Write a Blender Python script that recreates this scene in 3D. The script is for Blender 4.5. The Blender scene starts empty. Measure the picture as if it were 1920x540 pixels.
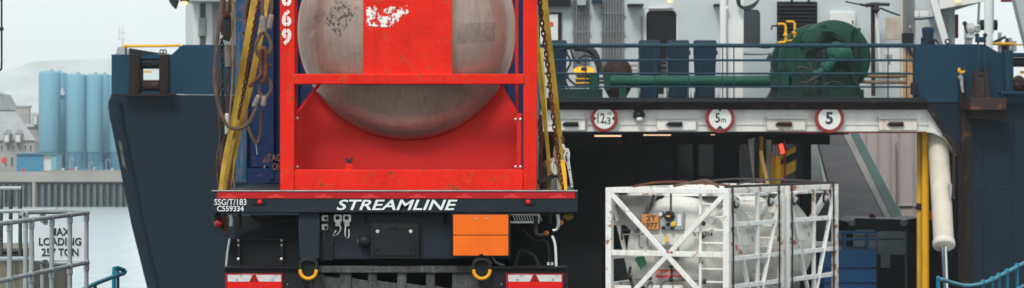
import bpy, math, random
from mathutils import Vector, Matrix
from math import radians, sin, cos, pi, sqrt
random.seed(7)
S = bpy.context.scene
COL = S.collection

# ------------------------------------------------------------------ camera, world, sun, exposure
F = 5000.0; CX = 960.0; CY = 270.0; EYE = 1.7
cam = bpy.data.objects.new('camera', bpy.data.cameras.new('camera')); COL.objects.link(cam)
cam.location = (0, 0, EYE); cam.rotation_euler = (radians(90), 0, 0)
cam.data.sensor_width = 36; cam.data.lens = 36 * F / 1920; cam.data.clip_start = .5; cam.data.clip_end = 6000
cam.data.dof.use_dof = True; cam.data.dof.focus_distance = 18.3; cam.data.dof.aperture_fstop = 7.5
S.camera = cam
W = bpy.data.worlds.new('World'); S.world = W; W.use_nodes = True
nt = W.node_tree; nt.nodes.clear()
SUN_EL, SUN_ROT = radians(48), radians(200)
sky = nt.nodes.new('ShaderNodeTexSky'); sky.sky_type = 'NISHITA'; sky.sun_disc = False
sky.sun_elevation = SUN_EL; sky.sun_rotation = SUN_ROT; sky.dust_density = 4
mx = nt.nodes.new('ShaderNodeMix'); mx.data_type = 'RGBA'; mx.inputs[0].default_value = .9
mx.inputs[7].default_value = (8.1, 8.75, 8.85, 1)          # the even overcast layer
bg = nt.nodes.new('ShaderNodeBackground'); bg.inputs[1].default_value = .1
wo = nt.nodes.new('ShaderNodeOutputWorld')
nt.links.new(sky.outputs[0], mx.inputs[6]); nt.links.new(mx.outputs[2], bg.inputs[0]); nt.links.new(bg.outputs[0], wo.inputs[0])
sl = bpy.data.lights.new('sun', 'SUN'); sl.energy = 1.7; sl.angle = radians(16); sl.color = (1, .96, .9)
so = bpy.data.objects.new('sun', sl); COL.objects.link(so)
d = Vector((sin(SUN_ROT) * cos(SUN_EL), cos(SUN_ROT) * cos(SUN_EL), sin(SUN_EL)))
so.rotation_euler = d.to_track_quat('Z', 'Y').to_euler()
S.view_settings.view_transform = 'Standard'; S.view_settings.look = 'None'
S.view_settings.exposure = .3; S.view_settings.gamma = 1
S.cycles.max_bounces = 6; S.cycles.volume_bounces = 0; S.cycles.use_denoising = True

# ------------------------------------------------------------------ helpers
def P(px, py, Y): return Vector(((px - CX) / F * Y, Y, EYE - (py - CY) / F * Y))
def srgb(r, g, b):
    f = lambda c: (c / 255 / 12.92) if c <= 10 else ((c / 255 + .055) / 1.055) ** 2.4
    return (f(r), f(g), f(b))
WM = {}

class MB:
    def __init__(s): s.v = []; s.f = []
    def add(s, vs, fs):
        n = len(s.v); s.v += [Vector(v) for v in vs]; s.f += [tuple(i + n for i in f) for f in fs]; return s
    def box(s, x0, x1, y0, y1, z0, z1):
        vs = [(x, y, z) for x in (x0, x1) for y in (y0, y1) for z in (z0, z1)]
        return s.add(vs, [(0,1,3,2),(4,6,7,5),(0,4,5,1),(2,3,7,6),(0,2,6,4),(1,5,7,3)])
    def pb(s, px0, px1, py0, py1, Y, dep):
        a = P(px0, py1, Y); b = P(px1, py0, Y)
        return s.box(a.x, b.x, Y, Y + dep, a.z, b.z)
    def poly(s, pts, vec):                      # planar polygon extruded along vec
        n = len(pts); vec = Vector(vec)
        vs = [Vector(p) for p in pts] + [Vector(p) + vec for p in pts]
        fs = [tuple(range(n)), tuple(range(2*n-1, n-1, -1))] + [(i, i+n, (i+1) % n + n, (i+1) % n) for i in range(n)]
        return s.add(vs, fs)
    def pp(s, pix, Y, dep): return s.poly([P(x, y, Y) for x, y in pix], (0, dep, 0))
    def bar(s, a, b, w, h=None, up=(0,0,1)):    # rectangular bar between two points
        a = Vector(a); b = Vector(b); h = h or w
        t = (b - a).normalized(); u = Vector(up)
        if abs(t.dot(u)) > .98: u = Vector((0, 1, 0))
        r = t.cross(u).normalized(); u = r.cross(t).normalized()
        vs = [p + r*sx*w/2 + u*sy*h/2 for p in (a, b) for sx, sy in ((-1,-1),(1,-1),(1,1),(-1,1))]
        return s.add(vs, [(0,1,2,3),(7,6,5,4),(0,4,5,1),(1,5,6,2),(2,6,7,3),(3,7,4,0)])
    def tube(s, pts, r, n=8, closed=False, flat=None):
        pts = [Vector(p) for p in pts]; m = len(pts)
        rs = r if isinstance(r, (list, tuple)) else [r] * m
        base = len(s.v); prev = None
        for i, p in enumerate(pts):
            if closed: t = pts[(i+1) % m] - pts[i-1]
            else: t = pts[min(i+1, m-1)] - pts[max(i-1, 0)]
            t.normalize()
            if prev is None:
                u = Vector((0,1,0)) if abs(t.y) < .9 else Vector((1,0,0))
            else: u = prev
            u = (u - t * t.dot(u)).normalized(); prev = u; w = t.cross(u)
            for k in range(n):
                a = 2*pi*k/n
                s.v.append(p + (u*cos(a) + w*sin(a)) * rs[i])
        for i in range(m if closed else m-1):
            for k in range(n):
                a = base + i*n + k; b = base + i*n + (k+1) % n
                c = base + ((i+1) % m)*n + (k+1) % n; e = base + ((i+1) % m)*n + k
                s.f.append((a, b, c, e))
        if not closed:
            s.f.append(tuple(base + k for k in range(n))[::-1]); s.f.append(tuple(base + (m-1)*n + k for k in range(n)))
        return s
    def lathe(s, o, axis, prof, n=32):          # prof: (distance along axis, radius)
        o = Vector(o); t = Vector(axis).normalized()
        u = Vector((0,0,1)) if abs(t.z) < .9 else Vector((1,0,0)); u = (u - t*t.dot(u)).normalized(); w = t.cross(u)
        base = len(s.v)
        for dd, r in prof:
            for k in range(n):
                a = 2*pi*k/n; s.v.append(o + t*dd + (u*cos(a) + w*sin(a))*max(r, 1e-4))
        for i in range(len(prof)-1):
            for k in range(n):
                s.f.append((base+i*n+k, base+i*n+(k+1) % n, base+(i+1)*n+(k+1) % n, base+(i+1)*n+k))
        s.f.append(tuple(base+k for k in range(n))[::-1]); s.f.append(tuple(base+(len(prof)-1)*n+k for k in range(n)))
        return s
    def sph(s, c, r, n=12):
        return s.lathe(Vector(c), (0,0,1), [(-r*cos(pi*i/8), r*sin(pi*i/8)) for i in range(9)], n)
    def build(s, name, mat, parent=None, label=None, cat=None, group=None, kind=None, bevel=0, local=False, pivot=None, smooth=True):
        M = WM[parent.name] if parent else Matrix.Identity(4)
        vs = s.v if local else [M.inverted() @ v for v in s.v]
        lo = Vector([min(v[i] for v in vs) for i in range(3)]); hi = Vector([max(v[i] for v in vs) for i in range(3)])
        c = (lo + hi) / 2
        if not parent: c.z = lo.z
        if pivot is not None: c = M.inverted() @ Vector(pivot)
        me = bpy.data.meshes.new(name); me.from_pydata([v - c for v in vs], [], s.f); me.update()
        if mat: me.materials.append(mat)
        o = bpy.data.objects.new(name, me); COL.objects.link(o); o.location = c
        if parent: o.parent = parent
        WM[o.name] = M @ Matrix.Translation(c)
        if smooth:
            me.polygons.foreach_set('use_smooth', [True]*len(me.polygons)); me.set_sharp_from_angle(angle=radians(38))
        fix_normals(me)
        if bevel:
            b = o.modifiers.new('bevel', 'BEVEL'); b.width = bevel; b.segments = 2; b.limit_method = 'ANGLE'; b.angle_limit = radians(40)
        tag(o, label, cat, group, kind)
        return o

import bmesh
def fix_normals(me):
    bm = bmesh.new(); bm.from_mesh(me); bmesh.ops.recalc_face_normals(bm, faces=bm.faces); bm.to_mesh(me); bm.free()
def tag(o, label=None, cat=None, group=None, kind=None):
    if label: o['label'] = label
    if cat: o['category'] = cat
    if group: o['group'] = group
    if kind: o['kind'] = kind
    return o
def thing(name, label, cat, loc, rz=0, group=None):
    o = bpy.data.objects.new(name, None); COL.objects.link(o); o.location = loc; o.rotation_euler = (0,0,rz)
    o.empty_display_size = .2
    WM[o.name] = Matrix.Translation(Vector(loc)) @ Matrix.Rotation(rz, 4, 'Z')
    return tag(o, label, cat, group)
def struct(mb, name, mat, **k): return mb.build(name, mat, kind='structure', **k)
def copy_tree(o, parent=None):
    c = o.copy(); COL.objects.link(c); c.parent = parent
    if parent is not None: c.location = o.location.copy()
    for ch in list(o.children): copy_tree(ch, c)
    return c
def spline(pts, k=6):
    pts = [Vector(p) for p in pts]; out = []
    for i in range(len(pts)-1):
        a = pts[max(i-1,0)]; b = pts[i]; c = pts[i+1]; e = pts[min(i+2, len(pts)-1)]
        for j in range(k):
            t = j / k
            out.append(.5*((2*b) + (c-a)*t + (2*a-5*b+4*c-e)*t*t + (3*b-a-3*c+e)*t**3))
    out.append(pts[-1]); return out
def resample(pts, step):
    L = [0]
    for a, b in zip(pts, pts[1:]): L.append(L[-1] + (b-a).length)
    n = max(2, int(L[-1]/step)); out = []; j = 0
    for i in range(n+1):
        s = L[-1]*i/n
        while j < len(L)-2 and L[j+1] < s: j += 1
        t = (s-L[j])/max(L[j+1]-L[j], 1e-9); out.append(pts[j].lerp(pts[j+1], min(1, max(0, t))))
    return out
def rope_mb(pts, r, strands=5, pitch=.1, mb=None):
    mb = mb or MB(); pts = resample(spline(pts), pitch/7)
    for q in range(strands):
        path = []; prev = Vector((0,1,0))
        for i, p in enumerate(pts):
            t = (pts[min(i+1, len(pts)-1)] - pts[max(i-1, 0)]).normalized()
            u = (prev - t*t.dot(prev)).normalized(); prev = u; w = t.cross(u)
            a = 2*pi*(q/strands + i/7)
            path.append(p + (u*cos(a) + w*sin(a))*r*.56)
        mb.tube(path, r*.52, 5)
    return mb

# ------------------------------------------------------------------ materials
def new_mat(name):
    m = bpy.data.materials.new(name); m.use_nodes = True; n = m.node_tree; b = n.nodes['Principled BSDF']; return m, n, b
def N(n, t, **k):
    x = n.nodes.new(t)
    for a, v in k.items(): setattr(x, a, v)
    return x
def paint(name, col, rough=.5, metal=0, var=.15, scale=2.5, rust=0, rcol=(.16,.055,.022), rscale=7, bump=.15, streak=.0, scol=None,
          grain=0, spec=.22, dirt=0, dcol=(.06,.045,.035)):
    m, n, b = new_mat(name); L = n.links.new
    tc = N(n, 'ShaderNodeTexCoord'); oi = N(n, 'ShaderNodeObjectInfo')
    ad = N(n, 'ShaderNodeVectorMath', operation='MULTIPLY_ADD'); ad.inputs[1].default_value = (1,1,1)
    cb = N(n, 'ShaderNodeCombineXYZ'); ml = N(n, 'ShaderNodeMath', operation='MULTIPLY'); ml.inputs[1].default_value = 37
    L(oi.outputs['Random'], ml.inputs[0]); L(ml.outputs[0], cb.inputs[0]); L(ml.outputs[0], cb.inputs[2])
    L(tc.outputs['Object'], ad.inputs[0]); L(cb.outputs[0], ad.inputs[2]); vec = ad.outputs[0]
    def noise(sc, detail=6, rgh=.6, stretch=None):
        t = N(n, 'ShaderNodeTexNoise'); t.inputs['Scale'].default_value = sc; t.inputs['Detail'].default_value = detail; t.inputs['Roughness'].default_value = rgh
        if stretch:
            mp = N(n, 'ShaderNodeMapping'); mp.inputs['Scale'].default_value = stretch; L(vec, mp.inputs[0]); L(mp.outputs[0], t.inputs['Vector'])
        else: L(vec, t.inputs['Vector'])
        return t.outputs['Fac']
    def ramp(src, a, bb, hi=1.0):
        r = N(n, 'ShaderNodeMapRange'); r.inputs[1].default_value = a; r.inputs[2].default_value = bb; r.inputs[4].default_value = hi
        L(src, r.inputs[0]); return r.outputs[0]
    def mixc(fac, a, c):
        x = N(n, 'ShaderNodeMix', data_type='RGBA'); L(fac, x.inputs[0])
        for i, q in ((6, a), (7, c)):
            if isinstance(q, tuple): x.inputs[i].default_value = (*q, 1)
            else: L(q, x.inputs[i])
        return x.outputs[2]
    lo = tuple(c*(1-var) for c in col); hi = tuple(min(1, c*(1+var*.8)) for c in col)
    c = mixc(ramp(noise(scale), .3, .7), lo, hi)
    if streak:
        s2 = tuple(scol) if scol else tuple(x*.45 for x in col)
        c = mixc(ramp(noise(scale*2.2, 5, .65, (3, 3, .22)), .5, .78, streak), c, s2)
    if grain: c = mixc(ramp(noise(scale*26, 3, .7, (1, 1, .1)), .35, .75, grain), c, tuple(x*.55 for x in col))
    if dirt: c = mixc(ramp(noise(scale*.9, 8, .72), .5, .72, dirt), c, dcol)
    rfac = None
    if rust:
        rn = noise(rscale, 8, .7); rfac = ramp(rn, .72 - rust*.3, .76 - rust*.3)
        halo = ramp(rn, .66 - rust*.3, .76 - rust*.3, .55)
        c = mixc(halo, c, tuple(.5*x + .5*y for x, y in zip(col, (.5,.22,.06))))
        c = mixc(rfac, c, rcol)
    L(c, b.inputs['Base Color'])
    b.inputs['Metallic'].default_value = metal; b.inputs['Specular IOR Level'].default_value = spec
    L(ramp(noise(scale*3), 0, 1, 1), b.inputs['Roughness'])
    rr = n.nodes[-1]
    rr = b.inputs['Roughness'].links[0].from_node; rr.inputs[3].default_value = max(.05, rough-.12); rr.inputs[4].default_value = min(1, rough+.15)
    if bump:
        bp = N(n, 'ShaderNodeBump'); bp.inputs['Strength'].default_value = bump; bp.inputs['Distance'].default_value = .02
        L(noise(scale*9, 4), bp.inputs['Height']); L(bp.outputs[0], b.inputs['Normal'])
    return m
def plain(name, col, rough=.5, metal=0, emit=None, es=1):
    m, n, b = new_mat(name); b.inputs['Base Color'].default_value = (*col, 1)
    b.inputs['Roughness'].default_value = rough; b.inputs['Metallic'].default_value = metal
    if emit: b.inputs['Emission Color'].default_value = (*emit, 1); b.inputs['Emission Strength'].default_value = es
    return m
def flakes(name, col, scale=16, thr=.5, rough=.7, soft=.03, amax=1):           # see-through flaky residue
    m, n, b = new_mat(name); L = n.links.new
    tc = N(n, 'ShaderNodeTexCoord'); t = N(n, 'ShaderNodeTexNoise'); t.inputs['Scale'].default_value = scale; t.inputs['Detail'].default_value = 6; t.inputs['Roughness'].default_value = .7
    L(tc.outputs['Object'], t.inputs['Vector'])
    r = N(n, 'ShaderNodeMapRange'); r.inputs[1].default_value = thr; r.inputs[2].default_value = thr + soft; r.inputs[4].default_value = amax
    L(t.outputs['Fac'], r.inputs[0]); L(r.outputs[0], b.inputs['Alpha'])
    b.inputs['Base Color'].default_value = (*col, 1); b.inputs['Roughness'].default_value = rough
    return m

M = {}
M['red'] = paint('red_frame_paint', (.80,.022,.010), .5, spec=.15, var=.12, rust=.36, rscale=15, streak=.45, scol=(.50,.015,.012), bump=.25, dirt=.3, dcol=(.42,.018,.012))
M['red_sheet'] = paint('red_sheet_paint', (.62,.02,.016), .5, var=.14, scale=1.6, streak=.3, scol=(.4,.012,.012), bump=.05)
M['steel_head'] = paint('brushed_steel', (.47,.355,.295), .36, metal=.65, var=.2, scale=2.2, grain=.55, streak=.4, scol=(.22,.16,.13), bump=.12, spec=.5)
M['blue'] = paint('blue_container_paint', (.007,.024,.085), .5, var=.25, rust=.14, rscale=6, streak=.3, bump=.2)
M['blue_worn'] = paint('worn_light_blue_paint', (.015,.075,.16), .6, var=.3, rust=.5, rscale=14, streak=.5, scol=(.3,.3,.3), bump=.3)
M['trailer'] = paint('trailer_slate_paint', (.017,.025,.036), .4, var=.25, scale=1.4, dirt=.5, dcol=(.042,.044,.048), bump=.05, streak=.3, scol=(.03,.035,.042))
M['black'] = paint('black_chassis', (.012,.013,.016), .5, var=.3, dirt=.3, dcol=(.03,.028,.026), bump=.1)
M['blackpl'] = paint('black_plastic', (.016,.017,.02), .42, var=.15, bump=.1)
M['white'] = paint('letter_white', (.82,.84,.85), .5, var=.04, bump=0)
M['stencil'] = paint('stencil_white', (.8,.76,.72), .7, var=.1, rust=.22, rcol=(.6,.04,.03), rscale=30, bump=0)
M['tape'] = paint('red_reflective_tape', (.5,.015,.02), .3, var=.1, scale=5, bump=.05)
M['tape2'] = plain('red_reflective_mark', (.72,.03,.03), .3)
M['lens'] = plain('red_lens', (.75,.012,.01), .12)
M['lens_dk'] = plain('dark_red_lens', (.35,.01,.012), .1)
M['lens_clear'] = paint('clear_lens', (.62,.64,.64), .15, var=.1, scale=20, bump=.05)
M['orange'] = paint('orange_board_paint', (.95,.17,.012), .4, var=.1, scale=2.5, bump=.06, dirt=.3, dcol=(.4,.08,.02))
M['yellow_hook'] = paint('yellow_hook_paint', (.9,.42,.015), .4, var=.12, dirt=.2, bump=.1)
M['zinc'] = paint('zinc_plate', (.6,.6,.58), .35, metal=.8, var=.25, scale=9, bump=.1)
M['galv'] = paint('galvanised_pipe', (.37,.41,.43), .5, metal=.25, var=.15, scale=5, dirt=.35, dcol=(.2,.17,.14), bump=.1)
M['galv_dirty'] = paint('dirty_galvanised_casting', (.085,.09,.092), .6, metal=.3, var=.5, scale=6, dirt=.6, bump=.5, streak=.5, scol=(.3,.31,.31))
M['strap'] = paint('yellow_webbing', (.46,.30,.045), .85, var=.3, scale=4, dirt=.8, dcol=(.16,.09,.03), bump=.5, spec=.1)
M['strap_new'] = paint('bright_yellow_webbing', (.75,.62,.09), .85, var=.1, scale=5, bump=.4, spec=.1)
M['strap_old'] = paint('grubby_webbing', (.30,.19,.045), .9, var=.3, scale=6, dirt=.7, dcol=(.1,.055,.025), bump=.5, spec=.1)
M['wire'] = paint('rusty_wire_rope', (.135,.092,.07), .6, metal=.15, var=.3, scale=8, dirt=.4, dcol=(.12,.07,.05), bump=.3)
M['wire_dk'] = paint('dark_wire_rope', (.075,.06,.056), .6, metal=.15, var=.3, scale=8, bump=.3)
M['ferrule'] = paint('aluminium_ferrule', (.27,.225,.20), .5, metal=.3, var=.3, scale=12, dirt=.5, dcol=(.2,.12,.09), bump=.2)
M['rust'] = paint('rusty_iron', (.13,.045,.025), .8, var=.45, scale=12, rust=.5, rcol=(.06,.025,.018), bump=.6)
M['iron'] = paint('dark_iron', (.035,.033,.035), .6, var=.4, scale=10, rust=.2, rcol=(.09,.04,.025), bump=.4)
M['silver'] = paint('silver_lever', (.66,.64,.56), .35, metal=.6, var=.2, scale=14, dirt=.3, bump=.2)
M['hull'] = paint('navy_hull_paint', (.0075,.018,.030), .6, var=.2, scale=.35, streak=.6, scol=(.016,.016,.02), bump=.05, dirt=.35, dcol=(.018,.022,.028), spec=.12)
M['hull_up'] = paint('navy_bulwark_paint', (.009,.040,.072), .55, var=.12, scale=.5, streak=.3, bump=.04, spec=.14)
M['hull_dk'] = paint('dark_steel_lip', (.016,.018,.022), .6, spec=.15, var=.25, scale=.8, rust=.15, rscale=1.5, bump=.1)
M['trim'] = paint('brown_black_trim', (.02,.014,.014), .7, spec=.1, var=.3, scale=1.5, rust=.25, rscale=2.5, bump=.2)
M['teal'] = paint('teal_rail_paint', (.006,.040,.062), .45, var=.12, scale=2, bump=.05)
M['teal_bin'] = paint('blue_bin_plastic', (.005,.026,.048), .5, var=.12, scale=1.5, bump=.05)
M['green'] = paint('green_winch_paint', (.006,.055,.034), .45, var=.28, scale=1.6, dirt=.4, dcol=(.01,.03,.022), bump=.15)
M['green_dk'] = paint('dark_green_paint', (.006,.034,.025), .5, var=.3, scale=1.6, dirt=.4, dcol=(.02,.02,.018), bump=.2)
M['green_lt'] = paint('teal_green_motor_paint', (.008,.075,.05), .5, var=.25, scale=3, dirt=.4, dcol=(.02,.05,.04), bump=.2)
M['house'] = paint('white_deckhouse_paint', (.52,.575,.60), .55, var=.09, scale=.5, streak=.28, scol=(.48,.5,.5), dirt=.12, dcol=(.35,.33,.3), bump=.03)
M['house_w'] = paint('clean_white_paint', (.72,.74,.73), .5, var=.06, scale=.7, streak=.2, scol=(.5,.46,.4), bump=.03)
M['beam_w'] = paint('stern_beam_white_paint', (.76,.745,.71), .5, var=.09, scale=.6, streak=.6, scol=(.52,.46,.39), rust=.2, rscale=2.4, bump=.04)
M['rusty_w'] = paint('rust_stained_white_paint', (.66,.64,.58), .6, var=.1, scale=1.5, rust=.28, rscale=2, rcol=(.42,.16,.04), streak=.6, scol=(.55,.25,.07), bump=.1)
M['rusty_o'] = paint('orange_rust_stained_paint', (.55,.36,.2), .65, var=.25, scale=2.5, rust=.5, rscale=2.5, rcol=(.42,.13,.02), streak=.9, scol=(.6,.22,.04), bump=.1)
M['rusty_board'] = paint('rust_stained_board', (.48,.44,.37), .7, var=.15, scale=2, rust=.25, rscale=2.5, rcol=(.22,.12,.06), streak=.5, scol=(.3,.18,.09), bump=.1)
M['cable'] = paint('grey_conduit', (.21,.22,.225), .5, metal=.2, var=.2, scale=2, dirt=.25, bump=.05)
M['grey_box'] = paint('grey_box_paint', (.34,.37,.37), .5, var=.1, bump=.05)
M['dark'] = paint('dark_opening', (.012,.014,.017), .7, var=.2, scale=.5, bump=0)
M['glass'] = paint('dark_door_glass', (.018,.03,.04), .08, var=.3, scale=.6, bump=0, spec=.6)
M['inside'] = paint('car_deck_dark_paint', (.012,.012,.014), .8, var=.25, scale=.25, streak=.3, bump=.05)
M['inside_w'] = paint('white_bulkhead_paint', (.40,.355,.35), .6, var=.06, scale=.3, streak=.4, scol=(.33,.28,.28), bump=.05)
M['ramp'] = paint('blue_mottled_steel_ramp', (.036,.031,.034), .6, var=.35, scale=.5, dirt=.4, dcol=(.075,.085,.10), bump=.1, streak=.4, scol=(.03,.028,.03))  # dark steel with lighter bluish patches at random
M['ramp_kerb'] = paint('grey_green_kerb', (.085,.105,.10), .6, var=.2, scale=.6, bump=.08)
M['kerb_dk'] = paint('dark_green_kerb', (.025,.06,.055), .6, var=.2, scale=.6, bump=.08)
M['kerb_lt'] = paint('beige_kerb', (.17,.155,.145), .6, var=.2, scale=.6, bump=.08)
M['yel'] = paint('yellow_rail_paint', (.80,.40,.012), .5, var=.12, scale=1.6, dirt=.15, bump=.05)
M['yel_pipe'] = paint('lamplit_yellow_pipe', (.85,.55,.16), .5, var=.1, bump=.05)  # warm lamp glow of the bay is put into this yellow
M['yel_dk'] = paint('warm_lit_dirty_yellow', (.7,.4,.04), .6, var=.3, scale=1.4, dirt=.4, dcol=(.10,.06,.03), bump=.1)  # dirty yellow with the bay's lamp glow added to its base colour
M['sign_red'] = paint('sign_faded_red', (.27,.035,.03), .5, var=.15, scale=3, bump=.03)
M['sign_w'] = paint('sign_white', (.72,.73,.70), .5, var=.05, scale=3, dirt=.12, dcol=(.4,.35,.3), bump=.02)
M['ink'] = plain('sign_black_ink', (.02,.025,.03), .6)
M['frame_w'] = paint('rusty_white_frame_paint', (.82,.83,.82), .5, var=.06, scale=2, rust=.42, rscale=4.5, rcol=(.30,.12,.05), streak=.7, scol=(.66,.45,.27), bump=.08)
M['frame_r'] = paint('rust_run_white_paint', (.78,.76,.72), .55, var=.1, scale=2.2, rust=.58, rscale=3.4, rcol=(.34,.14,.05), streak=.95, scol=(.62,.36,.17), bump=.1)
M['tank_w'] = paint('white_tank_paint', (.64,.63,.585), .5, var=.08, scale=1.5, streak=.35, scol=(.42,.38,.33), rust=.07, rscale=6, bump=.04)
M['tank_grey'] = paint('grey_tank_fitting', (.22,.22,.21), .6, metal=.2, var=.3, scale=5, rust=.2, bump=.2)
M['panel_o'] = paint('orange_placard', (.66,.25,.07), .55, var=.1, bump=.02)
M['placard_g'] = plain('green_placard', (.012,.19,.10), .5)
M['placard_r'] = plain('red_placard', (.62,.05,.045), .5)
M['placard_y'] = plain('yellow_placard', (.8,.5,.02), .5)
M['machine'] = paint('blue_machine_paint', (.008,.065,.17), .45, var=.15, scale=1, bump=.05)
M['cabdk'] = paint('dark_cab_paint', (.012,.018,.024), .45, var=.2, bump=.05)
M['cabglass'] = paint('cab_glass', (.27,.33,.35), .1, var=.35, scale=1.2, bump=0, spec=.6)
M['ram'] = paint('cream_ram_paint', (.60,.55,.46), .55, var=.12, scale=1.3, rust=.2, rscale=2.2, rcol=(.45,.28,.14), streak=.5, scol=(.45,.38,.3), bump=.06)
M['tan'] = paint('lamplit_tan_pillar', (.6,.5,.42), .6, var=.2, scale=1.5, streak=.5, scol=(.2,.13,.1), bump=.1)  # brightened tan stands in for lamplight on the bay pillars
M['chrome'] = plain('chrome_rod', (.75,.78,.8), .12, 1)
M['cyan'] = paint('cyan_handrail_paint', (.008,.20,.30), .4, var=.15, scale=5, dirt=.2, dcol=(.01,.06,.09), bump=.1)
M['silo'] = paint('pale_blue_silo', (.18,.385,.485), .55, var=.06, scale=.1, streak=.25, scol=(.21,.43,.52), bump=0)
M['silo_dk'] = paint('blue_silo_skirt', (.09,.24,.34), .6, var=.15, scale=.3, bump=0)
M['shed'] = paint('blue_shed_cladding', (.06,.24,.38), .6, var=.06, scale=.2, bump=0)
M['granite'] = paint('hazed_granite_wall', (.36,.35,.34), .85, var=.15, scale=.6, bump=.05)  # stone paled so its colour carries part of the haze
M['slate'] = paint('hazed_slate_roof', (.33,.34,.35), .7, var=.15, scale=.7, bump=.05)  # slate lightened, with far-off haze mixed into its colour
M['win_w'] = plain('white_window_frame', (.6,.62,.62), .6)
M['quay_c'] = paint('quay_concrete', (.30,.285,.27), .8, var=.15, scale=.2, streak=.3, bump=.05)
M['pile'] = paint('rusty_sheet_pile', (.11,.135,.145), .7, var=.3, scale=.4, streak=.7, scol=(.25,.24,.225), bump=.05)
M['concrete'] = paint('weathered_concrete', (.24,.215,.17), .85, var=.25, scale=2.2, streak=.7, scol=(.10,.11,.07), bump=.5)
M['tar'] = paint('asphalt', (.05,.05,.052), .85, var=.2, scale=1.5, bump=.3)
M['hill'] = paint('hazed_hill_grass', (.46,.51,.51), .9, var=.3, scale=.02, bump=0)  # distance haze painted into the hill as a paler tone
M['land'] = paint('quayside_ground', (.2,.2,.19), .85, var=.2, scale=.05, bump=0)
M['signplate'] = paint('sign_plate_white', (.66,.70,.74), .45, var=.05, scale=6, bump=.02)
M['amber'] = plain('amber_reflector', (.9,.2,.01), .3)
M['hose'] = plain('dark_hose_rubber', (.015,.016,.018), .6)
M['fish_red'] = paint('dull_red_paint', (.22,.02,.02), .6, var=.2, bump=.05)
M['lamp_on'] = plain('lit_lamp', (1,.7,.4), .5, emit=(1,.42,.14), es=2.2)
M['tube_on'] = plain('lit_deck_lamp', (1,.7,.4), .5, emit=(1,.62,.38), es=1.0)
M['brown'] = paint('brown_primer', (.032,.018,.018), .7, var=.25, scale=2, rust=.3, rscale=4, bump=.15)
M['coil'] = paint('hemp_rope', (.25,.17,.11), .9, var=.3, scale=6, bump=.6)
M['wood'] = paint('grey_slat_wood', (.34,.34,.33), .8, var=.2, scale=3, bump=.2)
M['flake_dk'] = flakes('dark_glue_residue', (.09,.085,.08), 34, .50, soft=.08, amax=.85)
M['flake_w'] = flakes('white_paper_residue', (.88,.86,.83), 22, .50)
M['tape_gr'] = flakes('grey_tape_ghost', (.16,.15,.15), 30, .25, soft=.5, amax=.4)
M['ghost'] = flakes('pale_smear', (.55,.52,.45), 14, .36, soft=.3, amax=.35)
wm, wn, wb = new_mat('harbour_water')
wb.inputs['Base Color'].default_value = (.52,.61,.62, 1); wb.inputs['Roughness'].default_value = .2; wb.inputs['IOR'].default_value = 1.33
tc = N(wn, 'ShaderNodeTexCoord'); mp = N(wn, 'ShaderNodeMapping'); mp.inputs['Scale'].default_value = (1, .35, 1)
t1 = N(wn, 'ShaderNodeTexNoise'); t1.inputs['Scale'].default_value = .9; t1.inputs['Detail'].default_value = 6
bp = N(wn, 'ShaderNodeBump'); bp.inputs['Strength'].default_value = .8; bp.inputs['Distance'].default_value = .14
wn.links.new(tc.outputs['Object'], mp.inputs[0]); wn.links.new(mp.outputs[0], t1.inputs['Vector']); wn.links.new(t1.outputs['Fac'], bp.inputs['Height']); wn.links.new(bp.outputs[0], wb.inputs['Normal'])

def text(s, px0, px1, py0, py1, Y, mat, parent, name='lettering', shear=0, bold=0, corners=None, local=False):
    cu = bpy.data.curves.new('tmp', 'FONT'); cu.body = s; cu.offset = bold; cu.shear = shear; cu.resolution_u = 3; cu.extrude = .02
    cu.space_line = .95; cu.align_x = 'CENTER'
    o = bpy.data.objects.new('tmp', cu); COL.objects.link(o)
    dg = bpy.context.evaluated_depsgraph_get(); me = bpy.data.meshes.new_from_object(o.evaluated_get(dg))
    vs = [v.co.copy() for v in me.vertices]; fs = [tuple(p.vertices) for p in me.polygons]
    bpy.data.objects.remove(o); bpy.data.meshes.remove(me)
    x0 = min(v.x for v in vs); x1 = max(v.x for v in vs); y0 = min(v.y for v in vs); y1 = max(v.y for v in vs)
    if corners: A, B, C = corners                       # bottom left, bottom right, top left
    else: A, B, C = P(px0, py1, Y), P(px1, py1, Y), P(px0, py0, Y)
    nrm = (B - A).cross(C - A).normalized()
    mb = MB(); mb.add([A + (B-A)*((v.x-x0)/(x1-x0)) + (C-A)*((v.y-y0)/(y1-y0)) + nrm*.003*(v.z/.02) for v in vs], fs)
    return mb.build(name, mat, parent, local=local, smooth=False)

# ================================================================== SETTING
WZ = -3.9
struct(MB().box(-900, 900, -60, 1700, WZ-.5, WZ), 'water', wm)
struct(MB().box(-.2, .2, 0, .2, 0, .2).__class__().poly([(-4.2,10,0),(6,10,0),(6,24,0),(-4.2,24,0)], (0,0,-.5)), 'quay_road', M['tar'])
lk = MB(); ring = [(-4.2,24),(6,24),(8.5,44),(8.5,57.4),(-4.5,57.4),(-4.5,44)]
zz = lambda y: 0 if y <= 24 else max(-1.72, -1.72*(y-24)/20)
n0 = []
for x, y in [(-4.2,24),(6,24),(8.5,44),(-4.5,44),(-4.5,57.4),(8.5,57.4)]: n0.append((x, y, zz(y)))
lk.add(n0 + [(a, b, c-.4) for a, b, c in n0], [(0,1,2,3),(3,2,5,4),(6,9,8,7),(9,10,11,8),(0,6,7,1),(1,7,8,2),(2,8,11,5),(5,11,10,4),(4,10,9,3),(3,9,6,0)])
struct(lk, 'linkspan_road', M['tar'], smooth=False)
# near quay apron under camera side
struct(MB().box(-30, 30, -20, 9.99, -6, -.004), 'near_quay', M['tar'])
# far land
QT = P(0, 323, 237).z
struct(MB().box(-700, 700, 239.2, 1690, WZ-1, QT-.02), 'far_ground', M['land'])
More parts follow.
